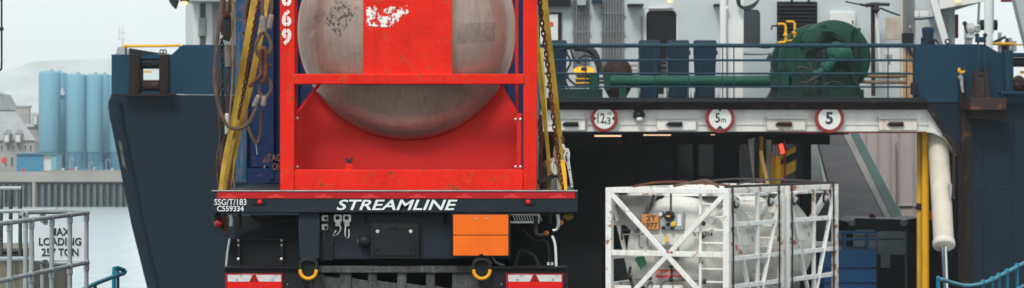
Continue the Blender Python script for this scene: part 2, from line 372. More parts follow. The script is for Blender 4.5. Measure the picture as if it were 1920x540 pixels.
# hill
hb = MB(); hv = []; NX = 60
for i in range(NX+1):
    x = -700 + 1400*i/NX
    px = CX + F*x/1300
    h = 9 + 20*math.exp(-((x+210)/120)**2) + 3*sin(x*.021) + 1.5*sin(x*.07+1)
    h += 8*max(0, min(1, (px-10)/60))*(1 if px < 250 else .6)
    hv.append((x, h))
prof = [(1180, 0), (1240, .45), (1300, 1), (1400, 1), (1650, .2)]
vs = []
for y, k in prof:
    for x, h in hv: vs.append((x, y, QT-.5 + k*h*1.15 + (.6*sin(x*.13+y) if 0 < k < 1 else 0)))
fs = [(a*(NX+1)+i, a*(NX+1)+i+1, (a+1)*(NX+1)+i+1, (a+1)*(NX+1)+i) for a in range(len(prof)-1) for i in range(NX)]
struct(MB().add(vs, fs), 'hill', M['hill'])

# far quay wall with its sheet piles
qw = thing('quay_wall', 'far harbour quay wall of corrugated steel sheet piles under a pale concrete cap', 'quay wall', (-150, 237, WZ))
MB().pb(-500, 1400, 323, 341, 237, 2.2).build('concrete_cap', M['quay_c'], qw)
MB().pb(-500, 1400, 341, 388, 237.7, 1).build('backing_sheet', M['pile'], qw)
q0 = None
for i in range(44):
    x0 = -120 + i*12.2
    if q0 is None:
        q0 = MB().poly([P(x0,345,237.65), P(x0+2.6,345,237.2), P(x0+6.6,345,237.2), P(x0+9.2,345,237.65)], (0,0,-2.3)).build('sheet_pile', M['pile'], qw, smooth=False)
        qx = q0.location.x
    else:
        c = q0.copy(); COL.objects.link(c); c.location.x = qx + (x0+120)/F*237.4
        c.location.z = q0.location.z
# lighter section joint in cap
MB().pb(60, 66, 341, 391, 237.05, .3).build('fender_post', M['quay_c'], qw)
MB().pb(76, 1300, 319.5, 323, 237.3, .5).build('kerb_rail', M['quay_c'], qw)
for px in (20, 44, 101, 118, 132, 176):
    MB().lathe(P(px,323,237.6), (0,0,1), [(0,.09),(.22,.09),(.26,.14),(.34,.14),(.36,.02)], 8).build('mooring_bollard', M['signplate'] if px == 118 else M['placard_r'] if px in (44, 132) else M['grey_box'], qw)

# silos
def silo(px0, px1, top, Y, label):
    a = P(px0, 285, Y); b = P(px1, 285, Y); r = (b.x-a.x)/2; c = Vector(((a.x+b.x)/2, Y+r, 0))
    base = P(0, 322, Y).z; zt = P(0, top, Y).z; zc = P(0, 285, Y).z
    t = thing('storage_silo', label, 'silo', (c.x, c.y, base), 0, 'pale blue storage silos on the far quay')
    H = zt - zc
    MB().lathe((c.x, c.y, zc), (0,0,1), [(0, r*.97), (.05, r), (H-.30*r, r), (H-.14*r, r*.93), (H-.06*r, r*.78), (H-.015*r, r*.4), (H, .05)], 36).build('shell', M['silo'], t)
    MB().lathe((c.x, c.y, base), (0,0,1), [(0, r*.9), (zc-base-.02, r*.9)], 24).build('skirt', M['silo_dk'], t)
    for k in range(3):
        ang = radians(-150 + 60*k)
        MB().tube([(c.x+cos(ang)*r*.98, c.y+sin(ang)*r*.98, base), (c.x+cos(ang)*r*.98, c.y+sin(ang)*r*.98, zc+.05)], .05, 6).build('leg', M['silo_dk'], t)
    MB().lathe((c.x+r*.2, c.y, zt-.05), (0,0,1), [(0,.12),(.16,.12),(.18,.05)], 8).build('hatch', M['silo_dk'], t)
    for hh in (.25, .75):
        MB().lathe((c.x, c.y, zc+H*hh*.9), (0,0,1), [(-.012, r*1.002), (-.01, r*1.006), (.01, r*1.006), (.012, r*1.002)], 36).build('seam_band', M['silo'], t)
    return t
s1 = silo(69, 110, 132, 262, 'blue domed silo at the far left end of the row')
s1b = silo(88, 123, 134, 267, 'blue silo half hidden behind the leftmost one, carrying a small white mark')
silo(121.5, 158, 137, 262, 'second front blue silo, right of the white mark')
silo(157, 191, 137.5, 262.5, 'third front blue silo in the row across the harbour')
silo(176, 206, 138, 268, 'narrow visible blue silo set back between two front silos')
silo(203, 240, 138, 262, 'blue silo at the right end of the row, mostly hidden by the ship')
MB().pp([(110,178),(110,171),(114,171),(115,165),(118,165),(118,171),(121,172),(120,178)], 266.8, .3).build('white_mark', M['win_w'], s1b)
# pipework at silo feet
rnd = random.Random(3)
for i in range(12):
    px = 100 + i*11 + rnd.uniform(-2, 2); h = rnd.uniform(.4, 1.4)
    c = P(px, 322, 258.5); k = i % 3
    if k == 0: m = MB().tube([c, c+Vector((0,0,h)), c+Vector((.25,0,h+.1)), c+Vector((.4,0,h-.2))], .05, 6)
    elif k == 1: m = MB().lathe(c, (0,0,1), [(0,.12),(h*.6,.12),(h*.7,.2),(h*.8,.02)], 8)
    else: m = MB().box(c.x-.22, c.x+.22, c.y, c.y+.4, c.z, c.z+h*.6).box(c.x-.1, c.x+.1, c.y-.1, c.y+.4, c.z+h*.6, c.z+h*.8)
    m.build('pipe_valve', [M['galv'], M['silo_dk'], M['win_w']][(i*2) % 3], None,
            ['leftmost', 'second from left', 'middle', 'rightmost'][i//3] + [' bent pipe', ' stubby valve head', ' small boxy cabinet'][k] + ' at the foot of the blue silos', 'pipework', 'small pipework and cabinets at the silo feet')
# sheds
sh = thing('quay_shed', 'low flat-roofed blue shed with a white door on the far quay, left of the silos', 'shed', P(60, 322, 246))
MB().pb(31, 80, 289, 323, 246, 3).build('wall', M['shed'], sh)
MB().pb(79.9, 96, 289.5, 323, 246.2, 2.6).build('door', M['win_w'], sh)
MB().pb(96, 106, 289, 323, 246, 3).build('side_panel', M['silo'], sh)
MB().pb(29, 108, 287, 289.5, 245.8, 3.4).build('roof', M['silo_dk'], sh)
# granite houses
def window(px0, px1, py0, py1, Y, par):
    f = MB().pb(px0, px1, py0, py1, Y-.12, .1).build('window', M['win_w'], par)
    MB().pb(px0+.8, px1-.8, py0+.8, py1-.8, Y-.16, .05).build('pane', M['glass'], f)
h1 = thing('granite_house', 'long grey granite building with a slate hipped roof and dormers, left edge across the water', 'house', P(10, 322, 300))
MB().pb(-160, 64, 263, 322, 300, 9).build('wall', M['granite'], h1)
e = 263; rm = MB(); A = [P(-164,e,299.7), P(67,e,299.7), P(67,e,309.4), P(-164,e,309.4), P(-140,209,304.5), P(30,209,304.5)]
rm.add(A, [(0,1,5,4),(1,2,5),(2,3,4,5),(3,0,4),(0,3,2,1)]); rf = rm.build('roof', M['slate'], h1, smooth=False)
MB().pb(30, 54, 200, 232, 306, 1.2).build('chimney', M['granite'], rf)
MB().pb(28, 56, 198, 201.5, 305.9, 1.4).build('chimney_cap', M['slate'], rf)
for px in (12, 33, -22, -50):
    dm = MB().pb(px-5, px+6, 250, 268, 299.3, 3).build('dormer', M['slate'], h1)
    MB().pp([(px-6,251),(px+.5,243),(px+7,251)], 299.2, 3).build('dormer_roof', M['slate'], dm)
    f = MB().pb(px-3.5, px+4.5, 253, 266, 299.1, .15).build('window', M['win_w'], dm)
for px in (15, 25, 36, 47, 57, 2):
    window(px-2, px+2.5, 271, 281, 300, h1)
for px in (10, 22, 50): window(px-2.5, px+2.5, 293, 310, 300, h1)
h2 = thing('granite_house', 'grey stone house with a tall chimney stack behind the slate hipped roof', 'house', P(62, 322, 318))
MB().pb(40, 92, 238, 322, 318, 8).build('wall', M['granite'], h2)
rm = MB(); A = [P(38,238,317.7), P(94,238,317.7), P(94,238,326), P(38,238,326), P(52,211,322), P(80,211,322)]
rm.add(A, [(0,1,5,4),(1,2,5),(2,3,4,5),(3,0,4),(0,3,2,1)]); rm.build('roof', M['slate'], h2, smooth=False)
dm = MB().pb(62, 70, 216, 236, 317, 3).build('dormer', M['granite'], h2); MB().pb(63.5, 68.5, 219, 233, 316.8, .2).build('window', M['win_w'], dm)
h3 = thing('granite_house', 'tall stone gable with a steep pointed roof behind the houses at the left edge', 'house', P(-20, 322, 335))
MB().pb(-60, 8, 205, 322, 335, 8).build('wall', M['granite'], h3)
MB().poly([P(-62,206,334.8), P(12,206,334.8), P(-4,176,334.8), P(-30,168,334.8)], (0,8.6,0)).build('roof', M['slate'], h3, smooth=False)
MB().pb(-4, 2, 176, 200, 336, 1).build('chimney', M['granite'], h3)
# life ring cabinet and radio mast
MB().lathe(P(7, 301, 297), (0,1,0), [(0,.3),(.1,.34),(.2,.3)], 14).build('life_ring', M['placard_r'], None, 'small red disc low on the granite building front at the left edge', 'life ring')
rm = thing('radio_mast', 'thin lattice mast standing far off against the sky left of the ship', 'mast', P(230, 322, 330))
MB().tube([P(230,322,330), P(230,50,330)], [.12,.03], 5).build('mast_pole', M['grey_box'], rm)
for py, hw in ((62, 7), (74, 9)): MB().tube([P(230-hw,py,330), P(230+hw,py,330)], .03, 4).build('aerial_arm', M['grey_box'], rm)
MB().tube([P(224,50,330), P(224,75,330)], .03, 4).build('aerial', M['grey_box'], rm)

# ================================================================== SHIP
YS = 58.0
DZ = P(0, 183, YS).z
ship = thing('ferry', 'navy blue ferry seen from astern with an open vehicle deck and white deckhouse', 'ship', (4, 80, WZ))
left_pix = [(209,102),(242,102),(242,176),(315,176),(315,102),(322,102),(342,84),(470,84),(470,183),(735,183),(735,700),(330,700),(300,620),(276,540),(246,420),(222,300),(206,215),(203,192),(209,184)]
low_left = [(209,176),(735,183),(735,700),(330,700),(300,620),(276,540),(246,420),(222,300),(206,215),(203,192),(209,184)]
MB().pp(low_left, YS, 1.2).build('transom_port', M['hull'], ship, smooth=False)
MB().pp([(209,102),(242,102),(242,176),(209,176)], YS+.02, .25).build('bulwark', M['hull_up'], ship)
MB().pp([(315,176),(315,102),(322,102),(342,84),(735,84),(735,183)], YS+.02, .25).build('bulwark', M['hull_up'], ship)
MB().pb(242, 262, 102, 176, YS-.1, .6).build('fairlead_post', M['trim'], ship, bevel=.02)
MB().pb(298, 315.5, 102, 176, YS-.1, .6).build('fairlead_post', M['trim'], ship, bevel=.02)
MB().pb(262, 298, 102, 110, YS+.05, .5).build('fairlead_head', M['hull_up'], ship)
MB().lathe(P(262,118,YS+.2), (1,0,0), [(0,.13),(.43,.13)], 16).build('roller', M['hull_dk'], ship)
MB().lathe(P(262,162,YS+.2), (1,0,0), [(0,.14),(.43,.14)], 16).build('roller', M['brown'], ship)
MB().pb(262, 298, 171, 177, YS+.05, .5).build('fairlead_sill', M['hull_up'], ship)
MB().pb(232, 327, 176, 181, YS-.35, .5).build('fairlead_ledge', M['trim'], ship, bevel=.02)
MB().tube(spline([P(217,196,YS+.05), P(222,230,YS+.05), P(236,300,YS+.05), P(258,405,YS+.05), P(290,540,YS+.05), P(318,640,YS+.1)]), [.17]*6+[.16]*6+[.15]*6+[.13]*6+[.12]*7, 14).build('rubbing_bar', M['hull'], ship)
MB().pb(263, 283, 133, 136, YS+3, .1).build('yellow_strip', M['yel'], ship)
for py in (250, 318, 400, 470): MB().pb(215+int((py-190)*.2)+14, 735, py, py+.8, YS-.004, .02).build('weld_seam', M['hull'], ship)
for px in (325, 395, 470): MB().pb(px, px+.8, 184, 700, YS-.006, .02).build('weld_seam', M['hull'], ship)
MB().pp([(222,262),(228,268),(233,300),(238,318),(231,312),(226,290)], YS-.135, .004).build('scraped_patch', M['galv_dirty'], ship)
for px in (1845, 1900, 1960): MB().pb(px, px+.8, 192, 700, YS+.04, .02).build('weld_seam', M['hull'], ship)
for py in (262, 440): MB().pb(1824, 2380, py, py+.8, YS+.042, .02).build('weld_seam', M['hull'], ship)
# ship sides running forward
sd = MB()
for sgn, ring in ((1, [(209,176),(203,192),(222,300),(246,420),(276,540),(330,700)]),):
    for (xa, ya), (xb, yb) in zip(ring, ring[1:]):
        a = P(xa, ya, YS+1.2); b = P(xb, yb, YS+1.2)
        sd.add([a, b, b+Vector((.6,90,0)), a+Vector((0,90,0))], [(0,1,2,3)])
sd.build('hull_side_port', M['hull'], ship)
a = P(2385,183,YS+1.2); MB().box(a.x-.2, a.x, YS+1.2, YS+90, WZ-1, DZ).build('hull_side_starboard', M['hull'], ship)
MB().box(P(215,0,YS).x, P(2380,0,YS).x, YS+.6, YS+95, DZ-.12, DZ-.002).build('upper_deck_floor', M['hull_dk'], ship) if False else None
# right hand block
MB().pp([(1735,192),(1960,192),(2385,192),(2370,700),(1797,700),(1797,292)], YS+.05, 1.1).build('transom_starboard', M['hull'], ship, smooth=False)
MB().pp([(1715,83),(1846,83),(1870,97),(1882,99),(1882,192),(1715,192)], YS+.02, .3).build('bulwark', M['hull_up'], ship)
MB().pb(1882, 2385, 174, 192, YS+.03, .3).build('bulwark', M['hull_up'], ship)
MB().pb(1935, 2385, 99, 174, YS+.03, .3).build('bulwark', M['hull_up'], ship)
MB().lathe(P(1891,172,YS-.05), (0,0,1), [(0,.11),(.88,.11),(.9,.09)], 16).build('roller', M['teal'], ship)
MB().lathe(P(1901,117,YS+.2), (1,0,0), [(0,.1),(.4,.1)], 14).build('roller', M['hull_dk'], ship)
MB().lathe(P(1901,160,YS+.25), (1,0,0), [(0,.13),(.4,.13)], 14).build('roller', M['brown'], ship)
MB().pb(1876, 1950, 171, 177, YS-.35, .5).build('fairlead_ledge', M['hull_up'], ship, bevel=.02)
MB().pb(1900, 1940, 99, 107, YS+.05, .4).build('fairlead_head', M['hull_up'], ship)
# weld line & recess strips on starboard transom
MB().pb(1802, 1822, 205, 700, YS-.02, .1).build('recess_strip', M['trim'], ship)
MB().pb(1797, 2380, 352, 353, YS+.03, .1).build('weld_seam', M['hull_up'], ship)
# lip over the opening
MB().pb(420, 1738, 183, 192, YS-.35, 2).build('deck_edge', M['hull_dk'], ship, bevel=.02)
MB().pb(420, 1736, 192, 205.5, YS-.18, .6).build('lip_beam', M['trim'], ship, bevel=.02)
MB().tube([P(420,190,YS-.36), P(1738,190,YS-.36)], .035, 8).build('lip_pipe', M['hull_dk'], ship)
# white stern beam and gusset
MB().pb(735, 1737, 205, 247, YS, .45).build('stern_beam', M['beam_w'], ship, bevel=.015)
for a, b in ((735, 1232), (1306, 1438), (1510, 1532), (1580, 1648), (1719, 1741)):
    MB().pb(a, b, 231, 234, YS-.03, .05).build('beam_rib', M['beam_w'], ship)
g = [(1736,205),(1745,205),(1795,290),(1789,292)] 
arc = [(1792,292),(1783,272),(1770,259),(1752,250),(1736,247)]
MB().pp([(1736,205),(1744,205),(1796,290)] + arc, YS+.01, .4).build('corner_gusset', M['beam_w'], ship, smooth=False)
MB().bar(P(1738,196,YS-.1), P(1799,291,YS-.1), .09, .16, up=(0,1,0)).build('opening_trim', M['trim'], ship)
MB().bar(P(1799,290,YS-.1), P(1799,700,YS-.1), .09, .16, up=(0,1,0)).build('opening_trim', M['trim'], ship)
MB().pb(1470, 1737, 247, 249.5, YS+.02, .4).build('beam_soffit', M['fish_red'], ship)
# inside of the vehicle deck
XI0, XI1 = P(735,0,YS).x, P(1800,0,YS).x
CZ = P(0, 252, YS).z; xo = P(1520,0,66).x
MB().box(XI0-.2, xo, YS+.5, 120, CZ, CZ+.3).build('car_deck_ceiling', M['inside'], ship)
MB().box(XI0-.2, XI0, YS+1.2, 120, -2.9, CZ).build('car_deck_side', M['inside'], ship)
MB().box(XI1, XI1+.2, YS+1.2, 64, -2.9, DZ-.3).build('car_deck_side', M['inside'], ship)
MB().box(XI0-.2, 14.3, 119, 119.4, -3, 2.7).build('car_deck_end', M['inside'], ship)
MB().box(XI0-.2, 16, 57.2, 120, -3.1, -2.9).build('car_deck_floor', M['tar'], ship)
for i in range(10):
    y = YS+3+i*5
    MB().box(XI0, XI0+.25, y, y+.2, -2.9, CZ-.01).build('side_frame', M['trim'], ship)
for px in (1130, 1190, 1262, 1300): MB().pb(px, px+10, 256, 560, 84, .3).build('hold_stanchion', M['hull_dk'], ship)
MB().pb(1090, 1340, 330, 334, 90, .2).build('hold_rail', M['hull_dk'], ship)
for i in range(9):
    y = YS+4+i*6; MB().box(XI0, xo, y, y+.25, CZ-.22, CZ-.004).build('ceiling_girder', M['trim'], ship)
MB().pb(1340, 1386, 255, 560, 74, .5).build('inner_pillar', M['cabdk'], ship)
MB().pb(1505, 1521, 250, 560, 62.3, .6).build('inner_pillar', M['inside'], ship)
# bright bulkhead and inner ramp in the open well
iw = MB().pb(1512, 1830, 225, 480, 88, .3).build('well_bulkhead', M['inside_w'], ship)
for px in (1645, 1668, 1684, 1712, 1622):
    MB().pb(px, px+1.6, 240, 480, 87.9, .12).build('bulkhead_rib', M['inside_w'], ship)
MB().pb(1600, 1760, 385, 386, 87.9, .1).build('bulkhead_seam', M['inside_w'], ship)
MB().tube([P(1680,268,87.8), P(1681,420,87.8)], .03, 6).build('bulkhead_pipe', M['cable'], ship)
def quadp(pix, Ys, name, mat, t=.15):
    return MB().poly([P(x, y, Y) for (x, y), Y in zip(pix, Ys)], (0, .1, -t)).build(name, mat, ship, smooth=False)
quadp([(1520,350),(1546,350),(1528,244),(1510,244)], [67,67,83,83], 'ramp_kerb', M['ramp_kerb'])
quadp([(1520,520),(1600,520),(1546,350),(1520,350)], [64,64,67,67], 'ramp_kerb', M['ramp_kerb'])
quadp([(1600,520),(1715,520),(1578,244),(1528,244)], [64,64,83,83], 'ramp_surface', M['ramp'])
quadp([(1715,520),(1728,520),(1592,244),(1578,244)], [63.9,63.9,82.9,82.9], 'ramp_edge', M['kerb_lt'], .3)
quadp([(1728,520),(1752,520),(1607,244),(1592,244)], [63.8,63.8,82.8,82.8], 'ramp_edge', M['kerb_dk'], .5)
# pillar group with hazard stripes
MB().pp([(1403,262),(1416,258),(1424,345),(1414,345)], 59.40, .12).build('pillar_flange', M['tan'], ship)
MB().pb(1415, 1424, 262, 360, 59.30, .12).build('inner_pillar', M['dark'], ship)
MB().pb(1424, 1431, 256, 360, 59.50, .12).build('inner_pillar', M['yel_dk'], ship)
MB().pb(1431, 1436, 256, 360, 59.60, .12).build('inner_pillar', M['brown'], ship)
MB().tube(spline([P(1427,283,59.10), P(1429,300,59.10), P(1434,320,59.10), P(1439,345,59.10)]), .045, 8).build('yellow_pipe', M['yel_pipe'], ship)
MB().pb(1437, 1446, 262, 360, 59.60, .12).build('inner_pillar', M['tan'], ship)
MB().pb(1447, 1453, 285, 360, 59.40, .1).build('inner_pillar', M['yel_dk'], ship)
for i, px in enumerate((1449, 1454.5, 1460)):
    MB().pb(px, px+4, 271, 292, 59.20, .08).build('cable_guard', M['cable'], ship)
for (a, b, t, u, k) in ((1453,1470,292,302,'yel_dk'),(1453,1470,302,312,'dark'),(1453,1470,312,340,'yel_dk'),(1470,1492,280,290,'yel_dk'),(1470,1492,290,302,'dark'),(1470,1492,306,326,'yel_dk'),(1492,1506,262,345,'dark')):
    s_ = 6 if k != 'dark' or a != 1492 else 0
    MB().pp([(a,t+s_),(b,t-s_),(b,u-s_),(a,u+s_)], 59.55 if a < 1470 else 59.75, .1).build('hazard_stripe', M[k], ship)
for px in (1456, 1461): MB().tube([P(px,290,59.30), P(px,345,59.30)], .03, 6).build('stripe_pipe', M['yel'], ship)
MB().pb(1470, 1473.5, 262, 360, 59.30, .1).build('inner_pillar', M['fish_red'], ship)
MB().tube([P(1464,270,59.00), P(1468,288,59.00)], .045, 8).build('red_light_tube', plain('lit_red_tube', (1,.1,.05), .4, emit=(1,.06,.03), es=1.3), ship)
# ceiling lights on the deckhead
for i, (a, b, py) in enumerate(((1115,1165,255),(1207,1258,253),(1333,1341,252))):
    t = thing('deck_lamp', ['long warm strip lamp under the beam near the 12,3 sign', 'long warm strip lamp under the beam, right of the floodlight', 'tiny lamp end under the 5 m height sign'][i], 'lamp', P((a+b)/2, py, 58.9), 0, 'strip lamps on the vehicle deck ceiling')
    MB().pb(a, b, py-1.4, py+1.2, 58.9, .15).build('lamp_tube', M['tube_on'], t)
    MB().pb(a-1, b+1, py-3, py-1.5, 58.88, .25).build('lamp_housing', M['grey_box'], t)

# round limit signs on the beam
def round_sign(px, py, label, txts, tris, rx=27):
    Y = YS-.12; t = thing('limit_sign', label, 'sign', P(px, py+rx, Y), 0, 'round red and white limit signs')
    r = rx/F*Y; c = P(px, py, Y)
    MB().lathe(c, (0,-1,0), [(0, r), (.03, r), (.035, r*.97), (.035, r*.76), (.028, r*.755)], 40).build('rim', M['sign_red'], t)
    MB().lathe(c, (0,-1,0), [(.0, r*.76), (.036, r*.758)], 40).build('face', M['sign_w'], t)
    for s, x0, x1, y0, y1, b in txts: text(s, px+x0, px+x1, py+y0, py+y1, Y-.04, M['ink'], t, bold=b)
    for tri in tris: MB().poly([P(px+x, py+y, Y-.045) for x, y in tri], (0,.006,0)).build('arrow_mark', M['ink'], t)
round_sign(1133, 222, 'round red rimmed sign reading 12,3 with side arrow marks', [('12', -13, 1, -10, 9, .015), (',', 1.5, 4, 4, 12, .02), ('3', 5, 12, -2, 11, .015), ('m', 7, 13, -11, -7, 0)],
           [[(-19.5,-5),(-14.5,0),(-19.5,5)], [(19.5,-5),(14,0),(19.5,5)]], 25.5)
round_sign(1350, 222, 'round red rimmed sign reading 5 m with arrow marks above and below', [('5', -9, 0, -10, 8, .02), ('m', 2, 11, 0, 7, .01)],
           [[(-7,-20),(0,-13),(7,-20)], [(-7,20),(0,13),(7,20)]], 27.5)
round_sign(1555, 222, 'round red rimmed sign showing only the number 5, at the right of the beam', [('5', -7, 7, -12, 11, .03)], [], 27.5)
# fairlead plates with slots
for i, (a, b, lb, mm) in enumerate(((1042,1097,'white slotted plate on the beam beside the truck straps','beam_w'),(1232,1305,'clean white slotted plate between the floodlight and the 5 m sign','beam_w'),
                       (1438,1510,'white slotted plate with orange rust runs between the two right signs','rusty_w'),(1648,1719,'rust stained white slotted plate at the right end of the beam','rusty_w'))):
    t = thing('slotted_plate', lb, 'bracket', P((a+b)/2, 245, YS-.1), 0, 'slotted plates on the stern beam')
    MB().pb(a, b, 222, 244.5, YS-.14, .14).build('plate', M[mm], t, bevel=.012)
    MB().pb(a-1, b+1, 219.5, 222.3, YS-.2, .2).build('top_edge', M['grey_box'], t)
    c = (a+b)/2 + (0 if i else 4)
    MB().pp([(c-20,233),(c-14,228.5),(c+10,228.5),(c+12,231),(c+10,233),(c+12,235),(c+10,237.5),(c-14,237.5)], YS-.2, .07).build('slot', M['dark'], t)
    MB().tube([P(c-12,231,YS-.22), P(c+8,231,YS-.22)], .02, 6).build('slot_bar', M['iron'] if i < 2 else M['rust'], t)
fl = thing('floodlight', 'black round floodlight with a pale lens on the white stern beam', 'floodlight', P(1198, 229, YS-.3))
MB().lathe(P(1198,209,YS-.05), (0,-.35,-1), [(0,.06),(.03,.12),(.12,.13),(.16,.09),(.2,.08)], 18).build('housing', M['blackpl'], fl)
MB().lathe(P(1199,222,YS-.17), (0,-.35,-1), [(0,.075),(.06,.07),(.09,.03)], 16).build('lens', M['lens_clear'], fl)
MB().pb(1190, 1206, 205.5, 209, YS-.14, .12).build('mount', M['black'], fl)

# ---- railing on the upper deck
rl = thing('deck_railing', 'dark teal four-bar railing along the upper deck edge above the white beam', 'railing', P(1200, 183, YS-.1))
for py, r in ((85.5,.048),(113,.027),(138,.024),(163,.022)):
    MB().tube([P(1000,py,YS-.12), P(1714,py,YS-.12)], r, 10).build('rail', M['teal'], rl)
for px in (1098, 1227, 1291, 1355, 1376, 1460, 1487, 1545, 1665, 1700):
    MB().tube([P(px,86,YS-.1), P(px,184,YS-.1)], .014, 6).build('post', M['teal'], rl)
MB().lathe(P(1714,178,YS-.15), (0,0,1), [(0,.08),(.25,.08),(.28,.04)], 10).build('end_fitting', M['hull_dk'], rl)
# ---- deckhouse
dh = thing('deckhouse', 'white steel deckhouse wall behind the winches at the top of the stern', 'deckhouse', P(1100, 190, 64))
YD = 64.0
MB().pb(348, 1790, -260, 195, YD, .3).build('wall', M['house'], dh)
MB().pb(1769, 1790.5, -260, 195, YD-.02, 3.5).build('side_wall', M['house'], dh)
MB().box(P(348,0,YD).x, P(1790,0,YD).x, YD, YD+4, P(0,-270,YD).z, P(0,-260,YD).z).build('roof', M['house'], dh)
MB().box(P(348,0,YD).x, P(348,0,YD).x+.2, YD+.3, YD+4, DZ, P(0,-262,YD).z).build('side_wall', M['house'], dh)
MB().box(P(100,0,YS).x if 0 else P(215,0,YS).x, P(1890,0,YS).x, YS+.6, YD+3, DZ-.15, DZ-.004).build('deck_floor', M['hull_dk'], dh)
# left portion ribs and box
for a, b in ((362,375),(386,398)): MB().pb(a, b, -200, 90, YD-.25, .24).build('stiffener', M['house_w'], dh, bevel=.02)
MB().pb(371, 386, 33, 68, YD-.3, .3).build('junction_box', M['grey_box'], dh, bevel=.02)
MB().pb(348, 450, -6, 2, YD-1.2, 1.2).build('soffit', M['grey_box'], dh)
def pp_round(x0, x1, y0, y1, r):
    pts = []
    for cx, cy, a0 in ((x1-r,y0+r,-90),(x1-r,y1-r,0),(x0+r,y1-r,90),(x0+r,y0+r,180)):
        for k in range(5): a = radians(a0+22.5*k); pts.append((cx+r*cos(a), cy+r*sin(a)))
    return pts
dr = MB().pp(pp_round(1212,1268,20,176,8), YD-.03, .1).build('door_opening', M['dark'], dh)
MB().pp(pp_round(1208,1272,15,180,10), YD-.012, .1).build('door_frame', M['house_w'], dr)
MB().tube([P(1203,30,YD-.06), P(1203,82,YD-.06)], .02, 6).build('door_rail', M['cable'], dr)
MB().pb(1216, 1262, 14, 16, YD-.1, .1).build('rain_strip', M['house_w'], dr)
gd = MB().pp(pp_round(1391,1423,20,84,7), YD-.03, .1).build('window', M['glass'], dh)
MB().pp(pp_round(1389,1425,18,86,8), YD-.012, .1).build('window_frame', M['cabdk'], gd)
lv = MB().pb(1457, 1532, 3, 180, YD-.05, .1).build('louvre_frame', M['dark'], dh)
for i in range(22):
    y0 = 7+i*7; MB().poly([P(1459,y0,YD-.06), P(1530,y0,YD-.06), P(1530,y0+4.5,YD-.11), P(1459,y0+4.5,YD-.11)], (0,.02,0)).build('louvre_slat', M['black'], lv)
for px in (1485, 1517): MB().pb(px-2, px+2, -1, 4, YD-.12, .1).build('clip', M['dark'], lv)
lk_ = MB().pb(1556, 1604, 22, 78, YD-.12, .12).build('locker_door', M['house_w'], dh, bevel=.015)
MB().pb(1598, 1600, 38, 44, YD-.16, .04).build('handle', M['iron'], lk_)
cb_ = MB().pb(1000, 1053, 23, 82, YD-.06, .06).build('cabinet_frame', M['brown'], dh)
MB().pb(1004, 1046, 27, 82, YD-.1, .05).build('cabinet_door', M['house_w'], cb_)
MB().pb(1031.5, 1037, 41, 49, YD-.12, .03).build('red_sticker', M['placard_r'], cb_)
MB().pb(1000, 1070, -10, 11, YD-.3, .3).build('vent_box', M['dark'], dh)
MB().pb(1082, 1099, -10, 10, YD-.35, .3).build('junction_box', M['grey_box'], dh, bevel=.01)
MB().pb(1178, 1207, 7, 10, YD-.6, .6).build('light_shelf', M['iron'], dh)
MB().pb(1340, 1352, 7, 10, YD-.5, .5).build('light_shelf', M['iron'], dh)
for px in (1076, 1129.5):
    n_ = 6 if px < 1100 else 8
    for i in range(n_):
        x = px + i*5.3
        MB().tube([P(x,-150,YD-.08), P(x,128+7*sin(i*2.1),YD-.08)], .024, 7).build('conduit', M['cable'], dh)
    for py in (25, 60, 82): MB().pb(px-4, px+n_*5.3, py-1, py+1.2, YD-.11, .05).build('conduit_clamp', M['cable'], dh)
MB().pb(1110, 1128, -4, 3.5, YD-.4, .4).build('dark_bracket', M['hull_up'], dh)
tl = MB().pb(1652, 1688, 93, 136, YD-.15, .15).build('oil_locker', M['house_w'], dh, bevel=.01)
text('HYDRO\n  OIL', 1660, 1673, 102.5, 121, YD-.155, M['ink'], tl)
MB().pb(1700, 1716, 94, 186, YD-.05, .06).build('stained_panel', M['rusty_w'], dh)
MB().pb(1690, 1717, -60, 188, YD-.04, .1).build('trunking_back', M['house_w'], dh) if False else None
MB().pb(1768, 1780, 28, 62, YD-.3, .28).build('junction_box', M['grey_box'], dh, bevel=.01)
MB().pb(1791, 1797, 27, 71, YD+.2, .4).build('red_edge', M['fish_red'], dh)
MB().poly([P(1760,-30,YD-2), P(1860,-34,YD-2), P(1848,2,YD-2), P(1762,17,YD-2), ], (0,6,0)).build('overhang', M['house_w'], dh, smooth=False)
# low radiator fins below the shaft
for i in range(16):
    px = 1246 + i*6.4; MB().pb(px, px+3, 164, 186, YD-.4, .3).build('radiator_fin', M['house_w'], dh)
def lampth(px, py, Y, lb):
    t = thing('bulkhead_lamp', lb, 'lamp', P(px, py+5, Y), 0, 'lit orange lamps on the ship')
    MB().sph(P(px,py,Y), .06).build('bulb', M['lamp_on'], t)
    MB().lathe(P(px,py-4,Y), (0,0,-1), [(-.08,.04),(-.02,.09),(0,.11),(.02,.11)], 14).build('shade', M['iron'], t)
lampth(1256, 1, YD-.3, 'lit orange lamp on the deckhouse wall above the dark doorway')
lampth(1796, 0, YD-2.2, 'lit orange lamp under the white overhang at the right')
lampth(346, 5, YD-1.5, 'lit orange lamp at the left top corner of the deckhouse')
fl = thing('floodlight', 'dark tilted floodlight beside the lit lamp at the left deckhouse corner', 'floodlight', P(330, 10, YD-1.5))
MB().lathe(P(334,0,YD-1.5), (-.7,-.3,-.55), [(0,.04),(.05,.07),(.16,.15),(.17,.13)], 14).build('housing', M['hull_dk'], fl)
MB().tube([P(333,-2,YD-1.4), P(348,-12,YD-1)], .03, 6).build('arm', M['hull_dk'], fl)

